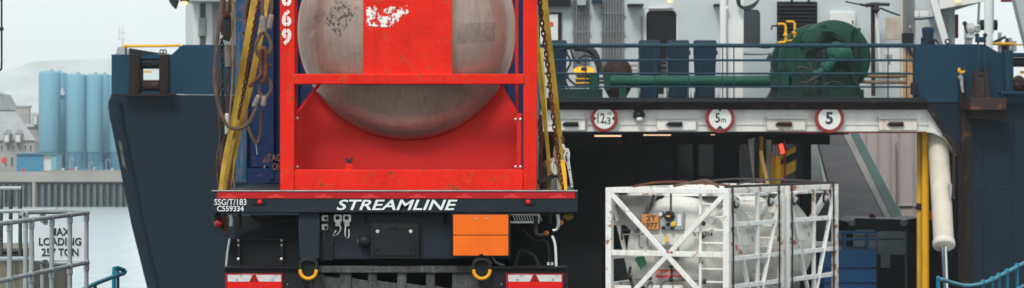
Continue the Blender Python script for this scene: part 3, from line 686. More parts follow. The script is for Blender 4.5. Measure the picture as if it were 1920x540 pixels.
# ---- deck posts, tray, brace
ps = thing('deck_post', 'slim white square post rising beside the wide white post', 'post', P(1356, 186, 61))
MB().pb(1350.5, 1361, -150, 186, 61, .15).build('column', M['house_w'], ps, bevel=.01)
MB().pb(1361, 1366, 11, 16, 61, .1).build('cross_piece', M['house_w'], ps)
ps = thing('deck_post', 'wide white box post standing right of the slim white post', 'post', P(1379, 186, 61.2))
MB().pb(1364.5, 1394.5, -150, 186, 61.2, .4).build('column', M['house_w'], ps, bevel=.015)
hs = MB()
for k in range(3): hs.tube(spline([P(1381+3*k,-6,61), P(1384+2*k,9,61), P(1396,17-k*2,61), P(1412,14-k*3,61), P(1424,-2,61)]), .022, 6)
hs.build('hanging_hose', M['hose'], None, 'loops of dark cable hanging at the top of the wide white post', 'cable')
tr = thing('cable_tray', 'vertical tray of grey cables running down the rust stained white column', 'cable tray', P(1703, 186, 60.5))
MB().pb(1689, 1717, -120, 187, 60.8, .12).build('back_plate', M['rusty_w'], tr)
for i in range(5):
    MB().tube([P(1694+i*4.6,-120,60.7), P(1694+i*4.6,62,60.7)], .022, 7).build('cable', M['cable'], tr)
MB().pb(1694, 1716, 94, 186, 60.74, .06).build('stained_panel', M['rusty_o'], tr)
MB().pb(1692, 1713, 62, 80, 60.62, .12).build('cable_socket', M['cabdk'], tr)
for i in range(4): MB().tube(spline([P(1695+i*4.5,80,60.6), P(1701+i*2,90,60.6), P(1706+i,100,60.6), P(1718,110+i*3,60.6)]), .02, 6).build('cable_tail', M['hose'], tr)
MB().lathe(P(1706,50,60.65), (0,-1,0), [(0,.03),(.03,.03)], 8).build('bolt', M['zinc'], tr)
br = thing('diagonal_brace', 'white diagonal brace leaning to the right beside the blue pump', 'brace', P(1775, 90, 60))
MB().bar(P(1738,-40,60), P(1774,84,60), .15, .15, up=(0,1,0)).build('brace_bar', M['house_w'], br)
MB().pb(1716, 1752, 20.5, 32, 60.3, .2).build('box_beam', M['house_w'], br, bevel=.01)
for px in (1723, 1742): MB().pb(px, px+1, 20, 32.5, 60.28, .2).build('beam_joint', M['grey_box'], br)
MB().tube(spline([P(1714,36,60.2), P(1730,35.5,60.2), P(1752,32,60.2), P(1758,27,60.2)]), .025, 6).build('hose', M['teal'], br)
pm = thing('pump_motor', 'dark blue pump motor with a ribbed cap on the bulwark edge', 'pump', P(1740, 83, 59))
MB().lathe(P(1740,83,59), (0,0,1), [(0,.16),(.08,.16),(.09,.12),(.2,.12),(.21,.13),(.28,.13),(.29,.14),(.35,.14),(.38,.1)], 18).build('body', M['hull_up'], pm)
for i in range(5): MB().lathe(P(1740,80-i*4,59), (0,0,1), [(0,.135),(.015,.135)], 18).build('fin', M['teal'], pm)
MB().pb(1728, 1734, 70, 83, 58.9, .1).build('terminal_box', M['hull_dk'], pm)
MB().tube(spline([P(1740,78,58.8), P(1752,74,58.8), P(1760,82,58.8)]), .02, 6).build('pipe', M['hull_dk'], pm)
ey = MB(); ey.tube([P(1777+4.3*cos(a), 78+4.3*sin(a), YS+.1) for a in [2*pi*k/12 for k in range(12)]], .02, 6, closed=True)
ey.build('lifting_eye', M['hull_dk'], None, 'small dark ring welded to the top of the blue bulwark', 'lifting eye')
sg = MB().pb(1660.5, 1691, 32.5, 74, 60.9, .06).build('stained_board', M['rusty_board'], None, 'rust stained pale board hanging on dark hooks left of the cable tray', 'board', bevel=.01)
hk = thing('fire_hydrant', 'dark hydrant arm with a T handle and long vertical pipes on the deckhouse wall', 'hydrant', P(1640, 180, 63.5))
MB().tube([P(1636.5,12,63.5), P(1637.5,180,63.5)], .05, 8).build('pipe', M['brown'], hk)
MB().tube([P(1643,22,63.4), P(1651,135,63.4)], .04, 8).build('pipe', M['house_w'], hk)
MB().tube(spline([P(1612,8,63.3), P(1624,10,63.3), P(1640,8,63.3), P(1668,8.5,63.3)]), [.03]*6+[.05]*6+[.04]*7, 8).build('handle', M['iron'], hk)
MB().lathe(P(1643,25,63.3), (0,0,1), [(0,.03),(.08,.09),(.16,.07),(.26,.05)], 10).build('valve', M['iron'], hk)
MB().tube(spline([P(1612,8,63.3), P(1600,6,63.3), P(1585,3,63.3)]), .02, 6).build('cable', M['iron'], hk)
MB().tube(spline([P(1650,15,63.3), P(1670,23,63.3), P(1690,30,63.3)]), .025, 6).build('cable', M['teal'], hk)
rp = MB(); rope_mb([P(1612,141,60), P(1640,143,60), P(1680,142.5,60), P(1700,142,60)], .045, 4, .16, rp); rope_mb([P(1612,153,60), P(1650,154.5,60), P(1700,154,60)], .04, 4, .16, rp)
rp.build('mooring_rope', M['coil'], None, 'two lengths of brown mooring rope stretched behind the rail right of the big green winch', 'rope')
# ---- wheelie bins
def bin_(px0, px1, lb, Y):
    w = px1-px0; c = P((px0+px1)/2, 0, Y).x
    t = thing('wheelie_bin', lb, 'bin', (c, Y+.3, DZ), 0, 'blue bins behind the upper deck railing')
    z1 = P(0, 84, Y).z; z2 = P(0, 75, Y).z; r = w/2/F*Y
    MB().add([(c-r*.78,Y+.06,DZ+.05),(c+r*.78,Y+.06,DZ+.05),(c+r*.78,Y+.55,DZ+.05),(c-r*.78,Y+.55,DZ+.05),(c-r*.96,Y,z1),(c+r*.96,Y,z1),(c+r*.96,Y+.65,z1),(c-r*.96,Y+.65,z1)],
             [(0,3,2,1),(4,5,6,7),(0,1,5,4),(1,2,6,5),(2,3,7,6),(3,0,4,7)]).build('body', M['teal_bin'], t, bevel=.03)
    MB().add([(c-r,Y-.03,z1),(c+r,Y-.03,z1),(c+r,Y+.7,z1),(c-r,Y+.7,z1),(c-r*.88,Y+.05,z2),(c+r*.88,Y+.05,z2),(c+r*.88,Y+.6,z2+.02),(c-r*.88,Y+.6,z2+.02)],
             [(0,3,2,1),(4,5,6,7),(0,1,5,4),(1,2,6,5),(2,3,7,6),(3,0,4,7)]).build('lid', M['teal_bin'], t, bevel=.02)
    for s in (-1, 1):
        MB().pb((px0+px1)/2+s*w*.47-2, (px0+px1)/2+s*w*.47+2, 95, 103, Y+.1, .1).build('latch', M['teal_bin'], t)
        MB().lathe((c+s*r*.7, Y+.5, DZ+.1), (1,0,0), [(-.04,.1),(.04,.1)], 12).build('wheel', M['black'], t)
    return t
bin_(1027, 1064, 'dark blue bin with a wide lid at the left, next to the yellow truck strap', 61)
bin_(1198, 1239, 'dark blue bin in front of the left side of the dark doorway', 61)
bin_(1252, 1294, 'dark blue bin, middle of the three standing by the dark doorway', 61)
bin_(1302, 1345, 'dark blue bin, the one of the three closest to the white posts', 61)
# slatted crates between bins
for i, (a, b) in enumerate(((1180,1199),(1240,1253))):
    t = thing('slatted_crate', ['grey slatted frame left of the three blue bins', 'grey slatted frame squeezed between two blue bins'][i], 'crate', P((a+b)/2, 185, 61.6), 0, 'slatted frames among the bins')
    for k in range(6): MB().pb(a, b, 112+k*9, 116+k*9, 61.6, .05).build('slat', M['wood'], t)
    MB().pb(b-3, b, 108, 186, 61.55, .05).build('upright', M['wood'], t)
# ---- green winch machinery
gw = thing('mooring_winch', 'large dark green drum winch with a hydraulic motor behind the railing', 'winch', (P(1545,0,60).x, 60.3, DZ))
c = P(1545, 112, 60)
MB().lathe((P(1562,0,60).x, 59.9, P(0,108,60).z), (0,1,0), [(0,.80),(.02,.84),(.1,.85),(.12,.8),(.14,.5)], 48).build('drum_flange', M['green'], gw)
MB().lathe((P(1532,0,60).x, 60.3, P(0,112,60).z), (0,1,0), [(-.3,.7),(0,.72),(.02,.80),(.1,.82),(.35,.82),(.4,.78)], 48).build('drum', M['green'], gw)
MB().lathe((P(1512,0,60).x, 60.9, P(0,116,60).z), (0,1,0), [(0,.68),(.02,.7),(.3,.7)], 48).build('rear_flange', M['green'], gw)
cc = P(1555, 112, 59.85)
MB().lathe(cc, (0,-1,0), [(0,.52),(.04,.52),(.05,.42),(.02,.40)], 32).build('brake_ring', M['green_dk'], gw)
MB().lathe(cc, (0,-1,0), [(0,.36),(.04,.35),(.06,.2)], 28).build('hub', M['dark'], gw)
for a0 in (30, 100, 150, 215, 330):
    a = radians(a0); d1 = Vector((cos(a),0,sin(a)))
    MB().bar(cc+d1*.36+Vector((0,-.03,0)), cc+d1*.78+Vector((0,-.03,0)), .14, .05, up=(0,1,0)).build('spoke', M['green_dk'], gw)
MB().pp([(1536,56),(1608,54),(1610,60),(1606,120),(1617,172),(1606,176),(1532,176),(1560,110),(1590,62),(1540,62)], 59.45, .12).build('side_frame', M['green_dk'], gw) if False else None
MB().bar(P(1490,58,59.6), P(1610,55,59.6), .05, .1, up=(0,1,0)).build('top_bar', M['green_lt'], gw)
for (xa, ya), (xb, yb) in (((1554,60),(1532,78)),((1554,60),(1578,74)),((1530,78),(1505,100)),((1580,74),(1600,90)),((1600,60),(1600,116))):
    MB().bar(P(xa,ya,59.7), P(xb,yb,59.7), .09, .08, up=(0,1,0)).build('frame_bar', M['green_dk'], gw)
MB().lathe(P(1610,56,59.5), (0,-1,0), [(0,.05),(.04,.05)], 10).build('bolt', M['green_lt'], gw)
MB().bar(P(1604,56,59.6), P(1604,110,59.6), .08, .1, up=(0,1,0)).build('side_bar', M['green_dk'], gw)
MB().bar(P(1590,118,59.5), P(1616,180,59.5), .07, .1, up=(0,1,0)).build('side_bar', M['green_dk'], gw)
MB().pp([(1548,130),(1585,118),(1612,176),(1540,176)], 59.62, .1).build('pedestal', M['green'], gw)
MB().pp([(1490,168),(1620,168),(1620,186),(1488,186)], 59.5, .6).build('base', M['green_dk'], gw)
MB().pp([(1500,120),(1535,108),(1548,176),(1480,176)], 59.8, .3).build('pedestal', M['green_dk'], gw)
# motor: cylinder from lower left to upper right
ma = P(1534,140,59.3); mb_ = P(1582,98,59.3); dv = mb_-ma
MB().lathe(ma-dv*.12, dv, [(0,.1),(.05,.14),(.12,.14),(.13,.1),(.26,.1),(.27,.15),(.42,.15),(.43,.12),(.6,.12),(.62,.2),(.72,.24),(.86,.25),(.95,.2),(1.0,.1)], 24).build('motor', M['green_lt'], gw)
MB().lathe(P(1566,98,59.4), (.3,-1,.1), [(0,.22),(.1,.23),(.18,.17),(.22,.08)], 24).build('motor_housing', M['green_lt'], gw)
for i in range(6):
    a = P(1576+i*4, 90+i*1.5, 59.1); MB().tube([a, a+Vector((.02,0,-.16))], .018, 5).build('motor_rib', M['green_lt'], gw)
for pts in ([(1494,127),(1502,125),(1514,128),(1524,134)], [(1503,155),(1515,152),(1526,148),(1535,143)], [(1545,160),(1556,154),(1568,153),(1578,157)], [(1516,110),(1519,120),(1524,132)]):
    MB().tube(spline([P(x,y,59.15) for x, y in pts]), .009, 6).build('hose', M['wire'], gw)
for pts in ([(1512,172),(1520,150),(1535,140)], [(1560,172),(1545,150),(1540,140)], [(1500,140),(1515,150),(1530,172)], [(1524,172),(1528,158),(1534,150)]):
    MB().tube(spline([P(x,y,59.2) for x, y in pts]), .022, 6).build('hose', M['hose'], gw)
# long shaft with bearings
sf = thing('winch_shaft', 'long green horizontal shaft running from the left winch to the big drum winch', 'winch shaft', P(1300, 186, 59.6))
MB().tube([P(1144,152,59.6), P(1450,152,59.6)], .125, 18).build('shaft', M['green_lt'], sf)
for px in (1150, 1162, 1440): MB().lathe(P(px,152,59.6), (1,0,0), [(0,.12),(.005,.14),(.09,.14),(.095,.12)], 20).build('collar', M['green_lt'], sf)
MB().pb(1448, 1480, 131, 168, 59.4, .5).build('bearing_block', M['green'], sf, bevel=.02)
MB().pb(1445, 1462, 136, 165, 59.3, .1).build('bearing_cap', M['green_dk'], sf, bevel=.01)
MB().pp([(1440,184),(1448,168),(1500,168),(1510,184)], 59.4, .5).build('foot', M['green_dk'], sf)
MB().pb(1162, 1175, 160, 186, 59.5, .3).build('foot', M['green'], sf)
MB().pb(1448, 1482, 129, 132, 59.35, .6).build('bearing_lid', M['green_dk'], sf)
# left winch
lw = thing('capstan_winch', 'small green winch with a yellow topped drum at the left end of the shaft', 'winch', P(1100, 186, 59.6))
MB().pb(1050, 1130, 166, 186, 59.4, .8).build('base', M['green_dk'], lw, bevel=.02)
MB().pb(1106, 1124, 138, 168, 59.5, .4).build('gearbox', M['green'], lw, bevel=.02)
MB().pb(1124, 1134, 145, 150, 59.5, .3).build('coupling', M['iron'], lw)
MB().pb(1124, 1134, 152, 157, 59.5, .3).build('coupling', M['iron'], lw)
MB().pb(1134, 1144, 140, 168, 59.5, .3).build('bearing_plate', M['green'], lw)
MB().lathe(P(1095,137,59.8), (0,-.5,1), [(-.28,.2),(-.2,.16),(-.05,.16),(0,.22),(.03,.24),(.06,.235),(.07,.18)], 28).build('drum_cap', M['yel'], lw)
MB().lathe(P(1095,131,59.55), (0,-.5,1), [(0,.07),(.05,.065),(.06,.03)], 16).build('drum_nut', M['iron'], lw)
for py in (150, 158): MB().lathe(P(1094,py,59.7), (0,0,1), [(0,.18),(.02,.2),(.04,.19)], 24).build('drum_ring', M['yel_dk'], lw)
MB().lathe(P(1094,164,59.7), (0,0,1), [(0,.22),(.2,.15),(.28,.17)], 20).build('drum_core', M['iron'], lw)
MB().tube(spline([P(1052,92,60.8), P(1070,89,60.8), P(1095,90,60.8), P(1112,98,60.8), P(1120,112,60.8), P(1126,138,60.8)]), [.05]*8+[.09]*12+[.08]*11, 10).build('guard_arch', M['iron'], lw)
for pts in ([(1062,100),(1070,115),(1064,130),(1058,140)], [(1080,115),(1095,104),(1110,108),(1120,125)], [(1055,132),(1068,150),(1080,160)], [(1070,92),(1076,110),(1088,118)], [(1066,140),(1060,150),(1066,166)]):
    MB().tube(spline([P(x,y,60.5) for x, y in pts]), .03, 6).build('hose', M['hose'], lw)
MB().lathe(P(1158,142,61.4), (0,0,1), [(-.5,.2),(-.3,.31),(0,.34),(.2,.32),(.32,.24),(.37,.08)], 24).build('mooring_buoy', M['brown'], None, 'dark brown rounded buoy standing between the green winch and the bins', 'buoy')
# yellow handles
for i, (x0, x1, y0, y1, Y, lb) in enumerate(((1458,1473,45,80,60.0,'bent yellow pipe guard, the left one with its open side to the left'),(1474,1490,40.5,77,60.2,'bent yellow pipe guard on the right of the pair'))):
    t = thing('yellow_guard', lb, 'guard rail', P(x1, y1+4, Y), 0, 'pair of yellow pipe guards by the louvre')
    MB().tube([P(x0,y0,Y), P(x1-3,y0,Y), P(x1,y0+3,Y), P(x1+.5,y1-4,Y), P(x1-2,y1-1,Y), P(x0,y1,Y)], .028, 8).build('pipe', M['yel'], t)
    MB().sph(P(x1,(y0+y1)/2+3,Y), .055, 10).build('joint', M['yel'], t)
    MB().tube([P(x1,y1,Y+.05), P(x1,186,Y+.05)], .02, 6).build('stand', M['green_dk'], t)
MB().tube([P(1447,56,60.1), P(1447,49,60.1), P(1458,48,60.1), P(1470,48,60.3)], .025, 6).build('crank_handle', M['iron'], None, 'short black crank handle beside the dark louvre', 'crank')
MB().tube(spline([P(1394,101,62.5), P(1430,101,62.5), P(1456,97,62.5)]), .035, 6).build('wall_pipe', M['grey_box'], None, 'grey pipe on the deckhouse wall right of the wide white post', 'pipe')
MB().tube(spline([P(1382,84,60.5), P(1410,86,60.5), P(1438,89,60.5), P(1456,84,60.5)]), .03, 6).build('wall_cable', M['hose'], None, 'dark cable sagging under the top rail near the glass door', 'cable')
MB().poly([P(1436,112,60.5), P(1444,99,60.5), P(1449,112,60.5)], (0,.1,0)).build('rope_cleat', M['iron'], None, 'small dark triangular cleat behind the second rail left of the big winch', 'cleat')

# ---- right-hand deck fittings
ps = thing('deck_post', 'thick round white post standing on the blue bulwark at the right', 'post', P(1853, 90, 59.5))
MB().tube([P(1853.5,-160,59.5), P(1853.5,92,59.5)], .095, 18).build('column', M['house_w'], ps)
MB().tube([P(1862.5,-10,59.8), P(1862.5,62,59.8)], .012, 6).build('side_strip', M['grey_box'], ps)
eq = thing('liferaft_winch', 'small white deck machine with a dark round fitting behind the bulwark', 'winch', P(1825, 85, 60.5))
MB().pb(1811, 1828, 42, 72, 60.5, .3).build('body', M['house_w'], eq, bevel=.02)
MB().pb(1828, 1839, 48, 60, 60.45, .3).build('side_body', M['grey_box'], eq, bevel=.02)
MB().pb(1811, 1823, 72, 90, 60.55, .2).build('stand', M['grey_box'], eq)
MB().sph(P(1809,44,60.4), .055).build('knob', M['iron'], eq)
MB().tube(spline([P(1809,48,60.35), P(1811,56,60.35), P(1814,63,60.35)]), .025, 6).build('lever', M['iron'], eq)
MB().lathe(P(1821,57,60.48), (0,-1,0), [(0,.06),(.02,.06),(.03,.02)], 14).build('cover', M['grey_box'], eq)
MB().bar(P(1836,4,60.4), P(1834,46,60.4), .05, .05).build('strut', M['cable'], eq)
MB().lathe(P(1838,47,60.9), (1,0,0), [(0,.12),(.38,.12)], 16).build('cross_tube', M['hull_dk'], eq)
mt = thing('distant_machinery', 'cluster of grey and dark deck fittings against the sky right of the round post', 'machinery', P(1885, 98, 61.5))
MB().pb(1873, 1878, 61, 98, 61.5, .15).build('grey_post', M['grey_box'], mt)
MB().bar(P(1862,80,61.4), P(1886,69,61.4), .04, .06).build('lever', M['iron'], mt)
MB().lathe(P(1888,78,61.4), (0,0,1), [(-.1,.06),(0,.05),(.08,.03)], 10).build('knob', M['iron'], mt)
MB().pb(1878, 1893, 84, 99, 61.6, .2).build('dark_box', M['iron'], mt)
MB().pb(1892, 1898, 71, 99, 61.4, .15).build('grey_post', M['grey_box'], mt)
MB().pb(1900, 1906, 77, 96, 61.7, .15).build('grey_post', M['grey_box'], mt)
yr = thing('yellow_handrail', 'yellow pipe handrail above the bulwark at the right edge of the ship', 'handrail', P(1900, 86, 60))
MB().tube([P(1862,82,60), P(1900,82.5,60)], .035, 8).build('pipe', M['yel'], yr)
MB().tube([P(1900,83.5,60), P(1960,84.5,60)], .02, 8).build('pipe', M['yel_dk'], yr)
yr = thing('yellow_handrail', 'thin yellow pipe handrail above the left stern corner of the ship', 'handrail', P(285, 95, YS+.2))
MB().tube([P(232,86.5,YS+.2), P(300,86,YS+.2), P(338,85,YS+.2)], .03, 8).build('pipe', M['yel'], yr)
MB().sph(P(234,87,YS+.15), .045, 10).build('joint', M['yel'], yr)
for px in (236, 337): MB().tube([P(px,86,YS+.2), P(px,102,YS+.2)], .02, 6).build('stand', M['hull_dk'], yr)
MB().pp([(217,102),(220,88),(232,87),(242,94),(242,102)], YS+1.2, .3).build('grey_bracket', M['grey_box'], None, 'pale grey bracket behind the bulwark at the left stern corner', 'bracket')
MB().pp([(242,90),(290,98),(318,101),(242,102)], YS+1, .2).build('sloped_plate', M['hull_dk'], None, 'dark sloping plate behind the bulwark under the thin yellow rail', 'plate')
sh_ = MB()
for dx in (-3, 3): sh_.tube([P(306+dx+3*cos(a), 97+4*sin(a), YS+.1) for a in [2*pi*k/10 for k in range(10)]], .014, 5, closed=True)
sh_.build('shackle', M['hull_dk'], None, 'small dark shackle on top of the bulwark next to the left fairlead', 'shackle')
MB().poly([P(1856,-220,57), P(1990,-220,57), P(1990,178,57), P(1950,178,57), P(1918,58,57), P(1901,-10,57)], (0,.4,0)).build('crane_leg', M['grey_box'], None, 'pale grey sloping leg entering at the top right corner', 'crane leg', smooth=False)
MB().pb(1881, 1899, -5, 2.5, 60, .3).build('hanging_lamp', M['fish_red'], None, 'dull red fitting cut off by the top edge near the sloping grey leg', 'lamp')
# rail coil in the right fairlead
MB().tube(spline([P(1902,149,YS+.9), P(1910,145,YS+.9), P(1918,150,YS+.9), P(1925,160,YS+.9)]), .05, 8).build('mooring_line', M['coil'], None, 'brown mooring line seen through the fairlead at the right edge', 'rope')
MB().pb(1914, 1932, 133, 138, YS+2, .1).build('orange_strip', M['yel'], None, 'orange strip seen through the right fairlead', 'strip')
# bracket platform
bk = thing('bracket_platform', 'dark brown bracket platform welded on the blue stern at the right', 'bracket', P(1850, 232, YS-.4))
MB().pb(1819, 1888, 183, 206, YS-.75, .75).build('shelf', M['brown'], bk, bevel=.01)
MB().pp([(1822,206),(1884,206),(1897,228),(1822,222)], YS-.55, .6).build('gusset', M['trim'], bk)
for x0, x1, x2, x3 in ((1828,1835,1838,1827),(1845,1852,1857,1848)):
    MB().pp([(x0,132),(x1,132),(x2,184),(x3,184)], YS-.6, .3).build('wedge_plate', M['brown'], bk)
MB().pb(1836, 1846, 144, 184, YS-.55, .2).build('core', M['iron'], bk)
MB().lathe(P(1841,140,YS-.5), (1,0,0), [(-.07,.06),(.07,.06)], 12).build('sheave', M['dark'], bk)
for px in (1834, 1846.5): MB().tube([P(px,68,YS-.5), P(px,140,YS-.5)], .022, 8).build('rod', M['teal'], bk)
MB().pb(1831, 1849, 69, 79, YS-.6, .2).build('clevis', M['hull_up'], bk, bevel=.01)
for px in (1832, 1847): MB().sph(P(px,66,YS-.5), .05, 10).build('pin', M['hull_up'], bk)
for i in range(4): MB().lathe(P(1858+i*7,183,YS-.5), (0,0,1), [(0,.02),(.08+.03*(i%2),.02)], 6).build('bolt', M['hull_up'], bk)
hp = thing('hook_chute', 'dark vertical guide with a small yellow topped hook on the blue stern', 'hook', P(1805, 200, YS-.1))
MB().pb(1799, 1811, 150, 205, YS-.08, .1).build('guide', M['trim'], hp)
MB().tube(spline([P(1799,141,YS-.15), P(1803,150,YS-.15), P(1804,163,YS-.15), P(1806,173,YS-.15)]), [.05]*6+[.04]*6+[.03]*7, 8).build('pale_strap', M['placard_y'] if False else M['galv'], hp)
MB().tube([P(1803+5*cos(a), 132+3.6*sin(a), YS-.15) for a in [2*pi*k/12 for k in range(9)]], .035, 8).build('yellow_ring', M['yel'], hp)
MB().sph(P(1805,129,YS-.18), .03, 8).build('knob', M['iron'], hp)

# ---- hydraulic ram and yellow columns in the opening
hr = thing('hydraulic_ram', 'cream hydraulic cylinder hanging at the right of the opening with a bright chrome rod', 'hydraulic cylinder', P(1775, 600, 57.0))
pa = P(1757,222,58.85); pb_ = P(1770,462,57.0); dv = (pb_-pa); Ln = dv.length
MB().lathe(pa, dv, [(0,.13),(.03,.215),(Ln*.3,.225),(Ln-.12,.218),(Ln-.1,.23),(Ln-.03,.235),(Ln,.2),(Ln+.02,.1)], 32).build('barrel', M['ram'], hr)
MB().lathe(pb_-dv.normalized()*.13, dv, [(0,.236),(.04,.243),(.1,.243),(.13,.22)], 32).build('gland', M['rusty_w'], hr)
MB().lathe(pb_, Vector((.035,0,-1)), [(0,.07),(1.6,.07)], 20).build('rod', M['chrome'], hr)
MB().tube(spline([P(1768,252,57.5), P(1782,262,57.4), P(1788,285,57.4), P(1788,350,57.4), P(1786,372,57.4)]), .035, 8).build('hose', M['brown'], hr)
MB().pb(1781, 1790, 345, 372, 57.4, .2).build('bracket', M['grey_box'], hr)
yc = thing('yellow_column', 'pair of tall yellow pipes at the right side of the open vehicle deck', 'column', P(1732, 620, YS+.6))
MB().tube([P(1735,248,YS+.6), P(1735,640,YS+.6)], .085, 14).build('pipe', M['yel'], yc)
MB().tube([P(1724,250,YS+.9), P(1724,640,YS+.9)], .06, 12).build('pipe', M['yel_dk'], yc)
MB().pb(1719, 1727, 381, 393, YS+.8, .1).build('clamp', M['brown'], yc, bevel=.01)
MB().pb(1741, 1748, 395, 412, YS+2, .2).build('orange_marker', M['amber'], None, 'small orange patch between the yellow pipe and the cream cylinder', 'marker')
MB().pb(1741, 1752, 413, 483, YS+9, .2).build('red_post', M['fish_red'], None, 'dull red post far behind the yellow pipes', 'post')

# ---- machines inside
ck = thing('dock_tractor', 'dark cabin of a dock tractor with pale windows inside the ship', 'vehicle', P(1660, 560, 63))
MB().pp([(1588,440),(1590,416),(1606,409),(1700,412),(1722,408),(1722,424),(1700,430),(1595,428)], 62.6, 2).build('roof', M['cabdk'], ck, smooth=False)
MB().pb(1600, 1722, 425, 640, 62.9, 1.8).build('cab_body', M['cabdk'], ck, bevel=.04)
for a, b, y0, y1 in ((1600,1643,430,470),(1645,1697,433,478)):
    wn_ = MB().pp(pp_round(a,b,y0,y1,6), 62.82, .1).build('window', M['cabglass'], ck)
    MB().pb(a+3, b-3, (y0+y1)/2-8, (y0+y1)/2-6, 62.78, .05).build('window_bar', M['cabdk'], wn_)
MB().pb(1651, 1669, 466, 502, 62.85, .1).build('lower_window', M['cabglass'], ck)
MB().pb(1697, 1701, 430, 560, 62.8, .1).build('door_edge', M['cable'], ck)
MB().lathe(P(1636,408,63.2), (0,0,1), [(0,.08),(.05,.08),(.09,.04)], 12).build('beacon', M['lens_dk'], ck)
for px in (1597, 1695): MB().lathe(P(px,418,62.55), (0,-1,0), [(0,.09),(.06,.08)], 12).build('work_lamp', M['cabglass'], ck)
bt = thing('blue_trailer', 'bright blue steel body with open top rails inside the ship', 'trailer', P(1600, 560, 60.5))
MB().pb(1545, 1644, 468, 640, 60.5, 2).build('side_panel', M['machine'], bt, bevel=.02)
for py in (499, 527): MB().pb(1545, 1644, py, py+2, 60.44, .06).build('panel_rib', M['machine'], bt)
for py in (436, 449): MB().pb(1545, 1645, py-2.5, py+2, 60.5, .1).build('rail', M['machine'], bt)
for px in (1548, 1583, 1626): MB().pb(px-3, px+3, 433, 469, 60.52, .1).build('rail_post', M['machine'], bt)

